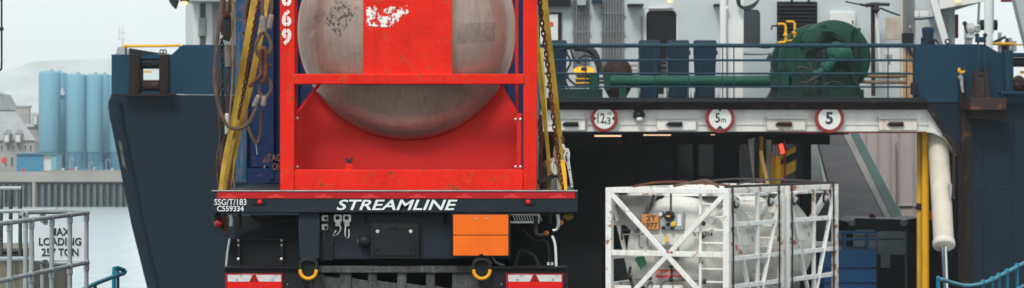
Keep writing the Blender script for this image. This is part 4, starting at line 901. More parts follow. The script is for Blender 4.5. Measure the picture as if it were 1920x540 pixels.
# ================================================================== WHITE OFFSHORE TANK FRAMES
TH = radians(26.7); GZ = -1.72
cr = Vector((3.9, 48.0, GZ)); ux = Vector((cos(TH), -sin(TH), 0)); uy = Vector((sin(TH), cos(TH), 0))
org = cr - ux*1.22
def make_frame(o, front, label):
    t = thing('offshore_tank', label, 'tank container', o, -TH, 'white framed nitrogen tanks beside the ramp')
    Mi = WM[t.name].inverted(); cl = Mi @ Vector((0, 0, EYE))
    def FP(px, py, ly):
        d = Mi.to_3x3() @ Vector(((px-CX)/F, 1, (CY-py)/F)); k = (ly - cl.y)/d.y; return cl + d*k
    D = 2.82; H = 2.62; w = .115; X = 1.22 - w/2; fm = M['frame_w']
    def bl(a, b, name='frame_bar', ww=.1, hh=None, up=(0,0,1), mat=None): return MB().bar(a, b, ww, hh, up).build(name, mat or fm, t, local=True, bevel=.008)
    for x in (-X, X):
        for y in (w/2, D-w/2): bl((x,y,0), (x,y,H), 'post', w, w, (0,1,0), mat=M['frame_r'] if x > 0 and y > 1 else None)
    for y in (w/2, D-w/2):
        bl((-X+w/2,y,H-.05), (X-w/2,y,H-.05), 'top_rail'); bl((-X+w/2,y,.08), (X-w/2,y,.08), 'bottom_rail', .1, .16)
        bl((-X+w/2,y+.002,1.42), (X-w/2,y+.002,1.42), 'cross_rail', .085, .1)
    for x in (-X, X):
        bl((x,w,H-.05), (x,D-w,H-.05), 'top_rail', mat=M['frame_r']); bl((x,w,.08), (x,D-w,.08), 'bottom_rail', .1, .16)
        for z in (1.96, 1.34, .83): bl((x,w,z), (x,D-w,z), 'cross_rail', .075, .085)
        bl((x,D*.55,.16), (x,D*.55,H-.1), 'mid_post', .06, .09, (0,1,0))
        bl((x+.012,w,H-.12), (x+.012,D*.5,.18), 'brace', .05, .075, (1,0,0)); bl((x+.012,D-w,H-.12), (x+.012,D*.52,.18), 'brace', .05, .075, (1,0,0))
    for s in (-1, 1):
        bl((s*(X-.05),.04,H-.12), (-s*(X-.08),.045+.003*s,.3), 'brace', .09, .05, (0,1,0))
    for s in (-1, 1):
        bl((s*.5,w,H-.06), (s*.5,D-w,H-.06), 'roof_bar', .12, .06); 
    MB().box(-X, X, D*.3, D*.75, H-.16, H-.12).build('roof_tray', fm, t, local=True)
    bl((-X,.35,H-.15), (-X+.35,.35,H-.6), 'gusset_brace', .1, .06); bl((X,.5,H-.15), (X-.5,.5,H-.65), 'gusset_brace', .08, .06)
    # slanted corner plates
    MB().poly([(-X+.05,.25,H-.15),(-X+.75,.25,H-.15),(-X+.42,.25,H-.85),(-X+.1,.25,H-.6)], (0,.3,0)).build('corner_shield', M['tank_grey'], t, local=True)
    # tank
    R = 1.0; cz = 1.45; y0 = .62; y1 = 2.12; cx = -.05
    pr = [(y0-.36,.02),(y0-.35,R*.3),(y0-.30,R*.58),(y0-.2,R*.82),(y0-.09,R*.95),(y0,R),(y1,R),(y1+.09,R*.95),(y1+.2,R*.82),(y1+.3,R*.58),(y1+.35,R*.3),(y1+.36,.02)]
    MB().lathe((cx,0,cz), (0,1,0), pr, 48).build('tank', M['tank_w'], t, local=True)
    MB().lathe((cx,0,cz), (0,1,0), [(y0+.01,R),(y0+.015,R+.012),(y0+.05,R+.012),(y0+.055,R)], 48).build('weld_band', M['tank_w'], t, local=True)
    MB().lathe((cx,0,cz), (0,1,0), [(y1-.05,R),(y1-.045,R+.012),(y1-.01,R+.012),(y1-.005,R)], 48).build('weld_band', M['tank_w'], t, local=True)
    MB().box(cx-.2, cx+.2, y0, y1, .16, .55).build('saddle', M['tank_grey'], t, local=True)
    def decal(name, mat, ang, y, pts):        # on the flank, ang from horizontal
        q = []
        for dy, dz in pts:
            a = ang + dz/R; q.append(Vector((cx+cos(a)*(R+.006), y+dy, cz+sin(a)*(R+.006))))
        MB().poly(q, (.004,0,.002)).build(name, mat, t, local=True, smooth=False)
    dia = lambda s: [(-s,0),(0,-s),(s,0),(0,s)]
    decal('green_placard', M['placard_g'], .38, 1.15, dia(.2))
    decal('label_plate', M['sign_w'], .18, 1.5, [(-.15,-.09),(.15,-.09),(.15,.09),(-.15,.09)])
    decal('red_label', M['placard_r'], .08, 1.1, [(-.1,-.06),(.1,-.06),(.1,.03),(-.1,.03)])
    decal('label_plate', M['panel_o'] if not front else M['placard_r'], .3, .85, [(-.04,-.2),(.04,-.2),(.04,.2),(-.04,.2)])
    # faint lettering on the flank
    for k, (yy, aa) in enumerate(((1.75,.36),(1.9,.36),(2.05,.36),(1.9,.2))):
        decal('faint_mark', M['grey_box'], aa, yy, [(-.03,-.05),(.03,-.05),(.03,.05),(-.03,.05)])
    # ladder
    a = FP(1311, 365, .1); b = FP(1343, 365, .1)
    bl((a.x,.16,.2), (a.x,.16,H-.1), 'ladder_stile', .05, .04, (0,1,0))
    for i in range(9): bl((a.x,.16,.45+i*.235), (X-.05,.16,.45+i*.235), 'ladder_rung', .04, .035)
    # lashing chains over the side face
    for yy in (.15, D-.35):
        MB().tube([(X+.075,yy,H+.02), (X+.08,yy+.02,1.6), (X+.075,yy+.02,.1)], .018, 6).build('lashing', M['iron'], t, local=True)
    # lug ring under the top rail
    for yy in (.62, 2.35):
        MB().tube([(X-.05+.0, yy+.11*cos(q), H-.27+.09*sin(q)) for q in [2*pi*k/12 for k in range(12)]], .025, 6, closed=True).build('lifting_ring', M['iron'], t, local=True)
        bl((X-.45,yy+.2,H-.75), (X-.04,yy,H-.22), 'stay', .1, .1)
    if front:
        ly = y0-.40
        def fb(px0, px1, py0, py1, name, mat, dep=.05, off=0, bev=0):
            A = FP(px0, py1, ly-off); B = FP(px1, py0, ly-off)
            return MB().box(A.x, B.x, ly-off, ly-off+dep, A.z, B.z).build(name, mat, t, local=True, bevel=bev)
        def ftext(s, px0, px1, py0, py1, off, mat, bold=.01):
            text(s, 0, 0, 0, 0, 0, mat, t, bold=bold, corners=(FP(px0,py1,ly-off), FP(px1,py1,ly-off), FP(px0,py0,ly-off)), local=True)
        fb(1203, 1235, 402, 415, 'placard_upper', M['panel_o']); fb(1203, 1235, 416, 429, 'placard_lower', M['panel_o'])
        ftext('2T', 1212, 1230, 404, 414, .004, M['ink'], .02); ftext('1977', 1206, 1233, 417.5, 427.5, .004, M['ink'], .02)
        fb(1237, 1280, 396, 430, 'valve_panel', M['grey_box'], .12, .02, .01)
        g1 = FP(1256, 405, ly-.02); MB().lathe(g1, (0,-1,0), [(0,.1),(.06,.095),(.07,.07)], 24).build('gauge', M['blackpl'], t, local=True)
        MB().box(g1.x-.035, g1.x+.035, g1.y-.078, g1.y-.06, g1.z-.012, g1.z+.012).build('gauge_label', M['placard_y'], t, local=True)
        g2 = FP(1240, 401, ly-.02); MB().lathe(g2, (0,-1,0), [(0,.055),(.04,.055),(.041,.045)], 20).build('gauge', M['iron'], t, local=True)
        MB().lathe(g2+Vector((0,-.042,0)), (0,-1,0), [(0,.044),(.004,.043)], 20).build('gauge_face', M['lens_clear'], t, local=True)
        g3 = FP(1263.5, 420, ly-.02); MB().lathe(g3, (0,-1,0), [(0,.045),(.04,.045),(.05,.02)], 16).build('knob', M['placard_y'], t, local=True)
        for x, y in ((1253,421),(1245,427),(1261,428)):
            g4 = FP(x, y, ly-.02); MB().lathe(g4, (0,-1,0), [(0,.035),(.06,.03)], 10).build('knob', M['blackpl'], t, local=True)
        fb(1270, 1277, 402, 424, 'sight_glass', M['sign_w'], .03, .04)
        MB().poly([FP(1245,453,ly-.01), FP(1254,453,ly-.01), FP(1249.5,440,ly-.01)], (0,.01,0)).build('warning_triangle', M['placard_y'], t, local=True)
        fb(1238, 1271, 459, 486, 'control_box', M['tank_grey'], .12, .02, .01)
        dg_ = [FP(1190,487,ly-.01), FP(1201,507,ly-.01), FP(1212,492,ly-.01), FP(1207,480,ly-.01), FP(1193,481,ly-.01)]
        MB().poly(dg_, (0,.01,0)).build('green_placard', M['placard_g'], t, local=True)
        fb(1172, 1189, 481, 492, 'data_plate', M['sign_w'], .02, .02)
        fb(1229, 1278, 506, 520, 'red_label', M['placard_r'], .02, .01)
        ftext('LIQUID NITROGEN', 1231, 1276, 509, 517, .016, M['sign_w'], .01)
        ftext('N', 1299.5, 1305.5, 434.5, 443.5, .004, M['ink'], .03); ftext('S', 1308, 1314, 434.5, 443.5, .004, M['ink'], .03); ftext('6214', 1315.5, 1336, 434.5, 443.5, .004, M['ink'], .03)
        def fp_tube(pts, r, mat, off=.04, nm='pipe'):
            MB().tube(spline([FP(x, y, ly-off) for x, y in pts]), r, 8).build(nm, mat, t, local=True)
        for dx in (0, 16): fp_tube([(1198+dx,433),(1198+dx,455),(1200+dx,463),(1206+dx,464)], .018, M['tank_grey'])
        fp_tube([(1241,545),(1241,532),(1248,525),(1262,523),(1300,524),(1322,528)], .035, M['tank_grey'])
        fp_tube([(1180,520),(1200,522),(1220,521)], .03, M['tank_grey']); fp_tube([(1182,500),(1180,515),(1184,530),(1188,545)], .028, M['brown'])
        fp_tube([(1180,512),(1190,528),(1196,545)], .02, M['tank_grey']); fp_tube([(1214,545),(1216,532),(1222,530),(1224,545)], .025, M['tank_grey'])
        fp_tube([(1259,498),(1259,525)], .02, M['iron']); fp_tube([(1254,500),(1264,500)], .02, M['iron'])
        for x, y in ((1181,520),(1258,524),(1218,521),(1321,528),(1205,540),(1189,540)):
            MB().sph(FP(x, y, ly-.06), .05, 10).build('valve', M['brown'] if x < 1210 else M['iron'], t, local=True)
        for x, y in ((1319,419),(1317,444),(1314,492)): MB().sph(FP(x, y, ly-.03), .045, 10).build('valve', M['iron'], t, local=True)
        fp_tube([(1165,440),(1200,439),(1236,438)], .012, M['tank_grey'], .1); fp_tube([(1166,432),(1180,431)], .02, M['brown'], .1); fp_tube([(1166,450),(1166,425)], .02, M['brown'], .1)
        fp_tube([(1226,365),(1222,380),(1218,395)], .02, M['brown'], .08); fp_tube([(1258,360),(1258,395)], .02, M['brown'], .08)
        a = FP(1150, 538, .2); b = FP(1280, 538, .2)
        bl(a, b, 'lower_bar', .08, .06)
        A = FP(1146, 545, .18); MB().lathe(A+Vector((.08,0,0)), (1,0,0), [(0,.05),(.25,.05)], 10).build('orange_cap', M['panel_o'], t, local=True)
    else:
        text('62', 0, 0, 0, 0, 0, M['ink'], t, bold=.02, corners=(Vector((1.0,.2,1.52)), Vector((1.22,.2,1.52)), Vector((1.0,.2,1.66))), local=True)
        for i in range(6): bl((X-.5,.3,.6+i*.25), (X-.1,.3,.6+i*.25), 'ladder_rung', .035, .03)
    return t
make_frame(org, True, 'nearer white framed tank with the orange number placard and gauges on its front')
make_frame(org + uy*3.0, False, 'farther white framed tank joined behind the one with the gauges')
# ropes/hoses lying on frame tops
def loc(x, y, z): return org + ux*x + uy*y + Vector((0,0,z))
for i, (pts, m, r, lb) in enumerate((
    ([(-.75,.2,2.64),(-.5,.9,2.71),(.1,1.3,2.70),(.7,1.1,2.66),(1.1,.5,2.64)], 'rust', .022, 'rusty brown hose looping over the top of the nearer white tank frame'),
    ([(-.2,.8,2.64),(.2,1.2,2.74),(.6,.6,2.73),(.9,.3,2.64)], 'wire', .022, 'short tan rope loop on the corner of the nearer white tank frame'),
    ([(.1,3.2,2.65),(.3,4.2,2.72),(.6,5.0,2.71),(1.0,5.5,2.66)], 'wire_dk', .016, 'grey wire sling arching over the farther white tank frame'),
    ([(-.8,3.2,2.66),(-.5,4.4,2.73),(0,5.2,2.71),(.8,5.8,2.66)], 'wire_dk', .016, 'thin dark sling lying across the back of the farther white tank frame'))):
    MB().tube(spline([loc(*p) for p in pts]), r, 8).build('lashing_rope', M[m], None, lb, 'rope')
bt0 = thing('top_chain', 'dark chain laid along the top edge of both white tank frames', 'chain', loc(1.15, 0, 2.64))
l0 = None
for y in range(78):
    a = loc(1.15, .03+y*.074, 2.65)
    if l0 is None: l0 = MB().sph(a, .028, 6).build('link', M['iron'], bt0)
    else:
        c = l0.copy(); COL.objects.link(c); c.location = WM[bt0.name].inverted() @ (a)

# ================================================================== SEMI TRAILER
YT = 18.0
tr_ = thing('semi_trailer', 'slate black flatbed trailer seen from behind, carrying the red and blue containers', 'trailer', (P(740,0,YT).x, YT+3, 0))
DT = P(0, 357, YT).z
zb = P(0, 398.5, YT).z
MB().pp([(396,359),(398,357.5),(1082,357.5),(1084,359),(1083,396),(1079,399),(402,399),(397,396)], YT, .14).build('rear_beam', M['trailer'], tr_, bevel=.006)
MB().box(P(400,0,YT).x, P(1080,0,YT).x, YT+.14, YT+12, DT-.14, DT-.006).build('load_deck', M['black'], tr_)
tp = MB().pb(407, 1078, 359.5, 372, YT-.004, .006).build('reflective_strip', M['tape'], tr_)
for i in range(8):
    x = 412 + i*88.2
    MB().pp([(x,371),(x+5,367),(x+12,367),(x+14,364),(x+22,364),(x+24,367),(x+31,368),(x+35,371)], YT-.006, .004).build('reflective_mark', M['tape2'], tp)
MB().pb(397, 1083, 356.6, 358.6, YT-.012, .03).build('edge_strip', M['zinc'], tr_)
text('STREAMLINE', 631, 858, 374.3, 394, YT-.004, M['white'], tr_, shear=.28, bold=.017)
text('SSG/T/183', 402, 462, 373, 384.5, YT-.004, M['white'], tr_, bold=.006)
text('C559334', 407, 457, 386, 396.3, YT-.004, M['white'], tr_, bold=.012)
for px in (487, 990):
    s_ = -4 if px < 500 else 4
    b_ = MB().pp(pp_round(min(px-8, px-8+s_*3+4), max(px+8, px+16 if px > 500 else px+11), 373, 384.5, 5.5), YT-.008, .012).build('marker_lamp', M['black'], tr_, bevel=.002)
    MB().lathe(P(px,378.5,YT-.006), (0,-1,0), [(0,.017),(.008,.014),(.011,.006)], 16).build('lens', M['lens'], b_)
# rear main box
MB().pb(560, 600, 393.5, 487, YT+.04, .5).build('box_end', M['trailer'], tr_, bevel=.012)
MB().pb(600, 956, 399, 487, YT+.12, .4).build('cross_member', M['trailer'], tr_, bevel=.01)
MB().pb(600, 625, 399, 487.5, YT+.10, .1).build('side_plate', M['blackpl'], tr_)
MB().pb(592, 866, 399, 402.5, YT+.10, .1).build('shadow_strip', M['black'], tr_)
for px in (688, 835):
    MB().tube(spline([P(px,398,YT+.1), P(px-1,408,YT+.09), P(px-3,418,YT+.1)]), .01, 6).build('hook_wire', M['black'], tr_)
# air/hose brackets
for py in (409, 426):
    b_ = MB().pb(603, 615, py-5.5, py+5.5, YT+.085, .02).build('socket_plate', M['zinc'], tr_, bevel=.002)
    MB().lathe(P(611,py,YT+.085), (0,-1,0), [(0,.012),(.02,.012)], 10).build('pin', M['iron'], b_)
for px in (633, 650):
    b_ = MB().pp(pp_round(px-7,px+8,402,417,3), YT+.09, .02).build('socket_plate', M['zinc'], tr_, bevel=.002)
    MB().lathe(P(px,408.5,YT+.09), (0,-1,0), [(0,.014),(.006,.014)], 14).build('hole', M['dark'], b_)
    MB().pb(px-4, px+5, 416, 424, YT+.085, .015).build('tongue', M['zinc'], b_)
    MB().tube(spline([P(px,420,YT+.07), P(px+6,428,YT+.06), P(px-1,440,YT+.06), P(px-8,441,YT+.06), P(px-3,432,YT+.07)] if px < 640 else
                     [P(px-2,424,YT+.07), P(px-3,435,YT+.06), P(px-2,445,YT+.06), P(px+4,444,YT+.06), P(px+4,430,YT+.07)]), .005, 6).build('carabiner', M['zinc'], b_)
ca = MB()
ca.tube(spline([P(612,428,YT+.07), P(607,440,YT+.06), P(608,452,YT+.06), P(616,457,YT+.06), P(624,452,YT+.06), P(626,440,YT+.06)]), .004, 5)
ca.tube(spline([P(613,413,YT+.07), P(616,424,YT+.06), P(626,438,YT+.05), P(640,444,YT+.05), P(654,445,YT+.06)]), .004, 5)
ca.build('tether_cable', M['iron'], tr_)
pl = MB().pp(pp_round(694,786,419,486,5), YT+.06, .06).build('plate_holder', M['blackpl'], tr_, bevel=.006)
MB().pp(pp_round(700,780,425,480,4), YT+.054, .02).build('plate_inset', M['blackpl'], pl, bevel=.004)
for px, py, m, r in ((708,434,'lens_clear',.013),(770,434,'lens_clear',.013),(708,467,'black',.012),(770,467,'black',.012),(739,454,'black',.006)):
    MB().lathe(P(px,py,YT+.054), (0,-1,0), [(0,r),(.008,r*.8),(.01,r*.3)], 14).build('screw', M[m], pl)
MB().pp([(733,424),(745,424),(748,430),(739,427),(731,430)], YT+.045, .012).build('clip', M['black'], pl)
MB().lathe(P(684,452,YT+.1), (0,-1,0), [(0,.045),(.03,.045),(.05,.03),(.06,.01)], 20).build('socket_cap', M['blackpl'], tr_)
MB().tube([P(674+3*cos(a), 452+4*sin(a), YT+.09) for a in [2*pi*k/10 for k in range(10)]], .004, 5, closed=True).build('cap_ring', M['zinc'], tr_)
# hazard board
ob = MB().pb(847, 957, 400.5, 482, YT-.005, .035).build('hazard_board', M['blackpl'], tr_, bevel=.003)
MB().pb(850, 953, 402.5, 440, YT-.012, .01).build('upper_panel', M['orange'], ob)
MB().pb(850, 953, 441.6, 479, YT-.012, .01).build('lower_panel', M['orange'], ob)
for px in (892, 912): MB().lathe(P(px,410,YT-.012), (0,-1,0), [(0,.008),(.004,.006)], 10).build('rivet', M['zinc'], ob)
MB().pp([(898,479),(900,476),(905,476),(907,479)], YT-.016, .006).build('clip', M['black'], ob)
MB().pp([(878,399),(884,394.5),(918,394.5),(920,399)], YT-.008, .03).build('handle', M['blackpl'], ob)
# tow hooks
for px in (578, 903.5):
    h = MB().pp(pp_round(px-19,px+19,482,520,14), YT+.0, .05).build('tow_hook', M['blackpl'], tr_, bevel=.006)
    MB().tube([P(px-15,505,YT-.03)] + [P(px+15*cos(a), 508+14.5*sin(a), YT-.03) for a in [pi - pi*k/14 for k in range(15)]] + [P(px+15,505,YT-.03)], .0125, 10).build('hook_ring', M['yellow_hook'], h)
    MB().tube([P(px-15,504,YT-.03)] + [P(px+15*cos(a), 498-11*sin(a), YT-.02) for a in [pi - pi*k/10 for k in range(11)]] + [P(px+15,504,YT-.03)], .012, 10).build('hook_collar', M['black'], h)
    MB().pb(px-2, px+2, 497, 508, YT-.004, .01).build('slot', M['dark'], h)
# light bars
for s, (a, b) in enumerate(((420,572),(906,1064))):
    MB().pb(a, b, 503, 700, YT+.02, .06).build('light_bar', M['blackpl'], tr_, bevel=.006)
    MB().pb(a, b, 500.5, 503.5, YT-.01, .2).build('bar_edge', M['black'], tr_)
    l0, l1 = (425, 528) if s == 0 else (951, 1054)
    lm = MB().pb(l0-2, l1+2, 513, 600, YT-.0, .03).build('tail_lamp', M['lens_dk'], tr_, bevel=.004)
    mid = (l0+l1)/2
    MB().pp([(l0+2,515.5),(mid-3,515.5),(mid-9,528),(l0+2,528)], YT-.008, .01).build('clear_lens', M['lens_clear'], lm)
    MB().pp([(mid+3,515.5),(l1-1,515.5),(l1-1,528),(mid+9,528)], YT-.008, .01).build('clear_lens', M['lens_clear'], lm)
    MB().pp([(mid-2,516),(mid+2,516),(mid+9,528),(mid-9,528)], YT-.012, .012).build('triangle_reflector', M['lens_dk'], lm)
    MB().pb(l0+2, l1-1, 528.6, 598, YT-.01, .012).build('red_lens', M['lens'], lm)
    for px in (mid-32, mid+34): 
        MB().lathe(P(px,524.5,YT-.008), (0,-1,0), [(0,.009),(.003,.008)], 12).build('screw', M['grey_box'], lm)
        MB().pp([(px+5,516),(px+10,516),(px+7.5,520)], YT-.011, .006).build('moulded_mark', M['grey_box'], lm)
    px = 539 if s == 0 else 940
    MB().lathe(P(px,533,YT+.02), (0,-1,0), [(0,.005),(.004,.004)], 8).build('rivet', M['zinc'], tr_)
# perforated centre casting
pf = [(572,503,905,512)]
MB().pb(572, 906, 499, 511.5, YT+.1, .1).build('casting_top', M['galv_dirty'], tr_, bevel=.004)
MB().pp([(572,512),(600,512),(620,518),(645,519),(645,540),(845,556),(845,700),(572,700)], YT+.32, .05).build('casting_back', M['black'], tr_)
cxs = [(572,606,0),(637,658,1),(690,706,2),(745,762,3),(799,815,4),(848,906,5)]
for a, b, i in cxs:
    MB().pp([(a,511),(b,511),(b+1,560),(a-1,560)], YT+.12, .05).build('casting_web', M['galv_dirty'], tr_, bevel=.004)
for i, (a, b) in enumerate(((606,637),(658,690),(706,745),(762,799),(815,848))):
    y0 = 516 + i*5
    MB().pp([(a,y0),(a+(b-a)*.3,y0+2),(b-4,y0+5),(b,y0+5),(b,620),(a,620)], YT+.13, .05).build('casting_plate', M['galv_dirty'], tr_)
MB().pb(572, 906, 555, 700, YT+.15, .2).build('casting_lower', M['galv_dirty'], tr_)
# left wheel-arch plates, brackets, hanging hooks
MB().pp([(432,448),(560,448),(560,500),(428,500)], YT+.25, .05).build('mud_panel', M['black'], tr_)
MB().pp([(432,448),(470,430),(560,408),(560,449),(432,449)], YT+.8, .05).build('arch_panel', M['trailer'], tr_)
MB().pb(440, 1050, 404, 700, YT+2.6, .1).build('inner_bulkhead', M['black'], tr_)
MB().pp([(958,404),(1040,404),(1040,500),(958,500)], YT+1.2, .05).build('mud_panel', M['black'], tr_)
for px in (447, 528):
    MB().pb(px-2.5, px+3, 449, 500, YT+.2, .03).build('strut', M['blackpl'], tr_)
    MB().lathe(P(px,486,YT+.2), (0,-1,0), [(0,.012),(.01,.011),(.014,.005)], 12).build('bolt', M['zinc'], tr_)
    for py in (449, 458): MB().lathe(P(px,py,YT+.2), (0,0,-1), [(0,.008),(.012,.008)], 8).build('bolt', M['zinc'], tr_)
MB().tube([P(440,451.5,YT+.22), P(560,451.5,YT+.22)], .005, 6).build('rod', M['black'], tr_)
for pts, r, m in (([(431,448),(427,470),(424,500)], .008, 'zinc'), ([(1035,442),(1041,460),(1043,500)], .009, 'sign_w')):
    MB().tube(spline([P(x,y,YT+.1) for x, y in pts]), r, 8).build('edge_pipe', M[m], tr_)
for pts, m, r in (([(405,400),(407,412),(411,422)], 'black', .03), ([(420,402),(421,418),(424,428),(426,436)], 'rust', .016), ([(432,402),(434,414),(433,424)], 'zinc', .013), ([(449,400),(450,425)], 'black', .012),
                  ([(414,424),(420,438),(428,440)], 'iron', .014), ([(1072,402),(1066,408),(1058,404)], 'strap_old', .02), ([(1045,402),(1047,418),(1044,430),(1036,432)], 'zinc', .012),
                  ([(1030,400),(1031,420)], 'black', .012), ([(1005,405),(1006,438),(1020,440)], 'iron', .014)):
    MB().tube(spline([P(x,y,YT+.12) for x, y in pts]), r, 8).build('hanging_hook', M[m], tr_)
MB().sph(P(410,419,YT+.1), .03).build('side_lamp', M['lens_dk'], tr_); MB().sph(P(1051,417,YT+.2), .02).build('side_lamp', M['amber'], tr_); MB().sph(P(1024,437,YT+.2), .018).build('side_lamp', M['amber'], tr_)
for i in range(11): MB().bar(P(962+i*5,404,YT+.2), P(966+i*5,414,YT+.2), .006, .004, up=(0,1,0)).build('step_strut', M['zinc'], tr_)
MB().pb(957, 1012, 415, 418.5, YT+.19, .05).build('step_rail', M['zinc'], tr_); MB().pb(957, 1012, 401, 404, YT+.19, .05).build('step_rail', M['zinc'], tr_)
MB().pb(1003, 1012, 402, 417, YT+.17, .05).build('step_end', M['zinc'], tr_)
MB().tube(spline([P(922,480,YT+.1), P(930,492,YT+.1), P(945,498,YT+.1)]), .01, 6).build('pipe_stub', M['cable'], tr_)
for pts, r in (([(540,500),(545,478),(556,470),(562,480)], .012), ([(532,502),(540,484),(552,477),(561,472)], .009), ([(470,404),(500,418),(540,412),(560,420)], .01), ([(980,430),(1000,450),(1025,455),(1030,500)], .01), ([(965,500),(975,470),(1000,480),(1010,500)], .012)):
    MB().tube(spline([P(x,y,YT+.3) for x, y in pts]), r, 7).build('air_hose', M['hose'], tr_)
for px in (1028, 1035): MB().lathe(P(px,497,YT+.03), (0,0,1), [(0,.01),(.02,.008)], 8).build('bolt', M['zinc'], tr_)
# wheels (below the frame) with brackets so the trailer stands on something
for x in (-1.35, -.2+.0):
    pass
xc = P(740,0,YT).x
for i in range(3):
    for s in (-1, 1):
        w_ = MB().lathe((xc+s*.93, YT+2.2+i*1.35, .5), (1,0,0), [(-.17,.3),(-.17,.46),(-.12,.5),(.12,.5),(.17,.46),(.17,.3)], 32).build('wheel', M['blackpl'], tr_)
        MB().lathe((xc+s*.93+s*.1, YT+2.2+i*1.35, .5), (1,0,0), [(-.08,.1),(-.06,.28),(.06,.28),(.08,.1)], 24).build('rim', M['grey_box'], w_)

# ================================================================== RED TANK CONTAINER
YR = 18.12
rt = thing('tank_container', 'bright red framed tank container with a brushed steel domed end on the trailer', 'tank container', P(766, 357, YR+.8))
def rb(a, b, c, d, Y, dep, nm='frame_beam', m='red', bev=.006): return MB().pb(a, b, c, d, Y, dep).build(nm, M[m], rt, bevel=bev)
rb(525, 552, -170, 357.6, YR, .1, 'post'); rb(981, 1007, -170, 357.6, YR, .1, 'post')
rb(552, 981, 318, 357.6, YR+.004, .1, 'bottom_beam'); rb(549.5, 983.5, 138.5, 158, YR-.012, .1, 'cross_beam'); rb(552, 981, -170, -140, YR, .1, 'top_beam')
# far end frame & side rails
for px in (525, 981): rb(px+2, px+24, -150, 350, 19.7, .1, 'post')
for px in (527, 984):
    for py in (330, -150): rb(px, px+22, py, py+22, YR+.1, 1.5, 'side_rail')
# inner angle bars
for px in (552.5, 969): rb(px, px+6 if px < 600 else px+9, 212, 318, YR+.1, .05, 'angle_bar', 'red_sheet')
rb(553, 557, -170, 318, YR+.1, .03, 'angle_bar', 'red_sheet'); rb(966, 972, -170, 215, YR+.18, .03, 'angle_bar', 'red_sheet')
MB().bar(P(603,152,YR+.13), P(556,213,YR+.13), .02, .05, up=(0,1,0)).build('diagonal_bracket', M['red'], rt); MB().bar(P(935,152,YR+.13), P(968,211,YR+.13), .02, .05, up=(0,1,0)).build('diagonal_bracket', M['red'], rt)
# sheet with dished opening: outline minus the circle approximated by ring segments
YH = YR+.38; ccx, ccy, rp = 763, 58, 205
pts = []
a0 = math.degrees(math.asin((168-ccy)/rp))
arc = [(ccx+ (rp-4)*cos(radians(a)), ccy+(rp-4)*sin(radians(a))) for a in [a0+5 + (180-2*(a0+5))*k/40 for k in range(41)]]
sm = MB()
low = [(970 - (970-555)*k/40, 322) for k in range(41)]
vs = [P(x, y, YH) for x, y in arc] + [P(x, y, YH) for x, y in low]
sm.add(vs, [(i, i+1, 42+i, 41+i) for i in range(40)])
e1 = arc[0]; e2 = arc[-1]
sm.add([P(*e1,YH), P(935,152,YH), P(970,213,YH), P(970,322,YH)], [(0,1,2,3)]); sm.add([P(*e2,YH), P(603,152,YH), P(555,213,YH), P(555,322,YH)], [(0,1,2,3)])
sm.build('end_sheet', M['red_sheet'], rt)
hc = P(ccx, ccy, YH)
R = .755
prof = [(-.25, R*.995), (.0, R), (.045, R)]
for k in range(1, 25):
    q = 1 - k/24; r = R*sin(q*pi/2) if False else R*(q**.5)
    b = .06 + .25*(1-(r/R)**2.5)**.62
    prof.append((b, r))
hd = MB().lathe(hc, (0,-1,0), prof, 96).build('tank_head', M['steel_head'], rt)
MB().lathe(hc, (0,-1,0), [(-.02,R+.004),(.004,R+.008),(.008,R+.004),(.009,R-.003)], 96).build('head_ring', M['red_sheet'], rt)
MB().lathe(hc, (0,1,0), [(.25,R*.99),(1.2,R*.99)], 64).build('tank_shell', M['red_sheet'], rt)
# board in front of head
rb(681, 848, -150, 139, YR-.004+.02, .02, 'placard_board', 'red', .002)
def res(name, mat, pix, Y, t=.0015): return MB().pp(pix, Y, t).build(name, mat, rt, smooth=False)
res('paper_residue', M['flake_w'], [(686,14),(702,10),(712,22),(730,12),(764,10),(766,24),(750,34),(742,50),(716,51),(687,48)], YR+.012)
def on_head(pix, name, mat):
    # follow the dome: subdivide quad
    n = 10; vs = []
    (ax, ay), (bx, by), (cx_, cy_), (dx, dy) = pix
    for i in range(n+1):
        for j in range(n+1):
            u = i/n; v = j/n
            x = (1-u)*((1-v)*ax+v*dx) + u*((1-v)*bx+v*cx_); y = (1-u)*((1-v)*ay+v*dy) + u*((1-v)*by+v*cy_)
            p = P(x, y, YH-.28); r = min(.999, sqrt((p.x-hc.x)**2+(p.z-hc.z)**2)/R)
            b = .06 + .25*(1-r**2.5)**.62; p = P(x, y, YH-b); r = min(.999, sqrt((p.x-hc.x)**2+(p.z-hc.z)**2)/R); b = .06+.25*(1-r**2.5)**.62
            vs.append(P(x, y, YH-b-.003))
    fs = [(i*(n+1)+j, (i+1)*(n+1)+j, (i+1)*(n+1)+j+1, i*(n+1)+j+1) for i in range(n) for j in range(n)]
    return MB().add(vs, fs).build(name, mat, rt)
on_head([(608,40),(632,-8),(672,14),(637,72)], 'sticker_residue', M['flake_dk'])
on_head([(584,34),(602,12),(612,26),(598,46)], 'sticker_ghost', M['tape_gr'])
on_head([(568,62),(592,55),(590,68),(570,75)], 'sticker_ghost', M['ghost'])
on_head([(858,45),(928,41),(929,78),(857,82)], 'sticker_ghost', M['tape_gr'])
text('6', 528.5, 546.5, 17.5, 50, YR-.004, M['stencil'], rt, bold=.045); text('9', 528.5, 546.5, 53, 85, YR-.004, M['stencil'], rt, bold=.045); text('6', 528.5, 546.5, -21, 12, YR-.004, M['stencil'], rt, bold=.045)
for py in (12, 17.5, 33, 50, 53, 69, 85):
    MB().pb(536.4, 538.4, py-4, py+4, YR-.0085, .003).build('stencil_gap', M['red'], rt)
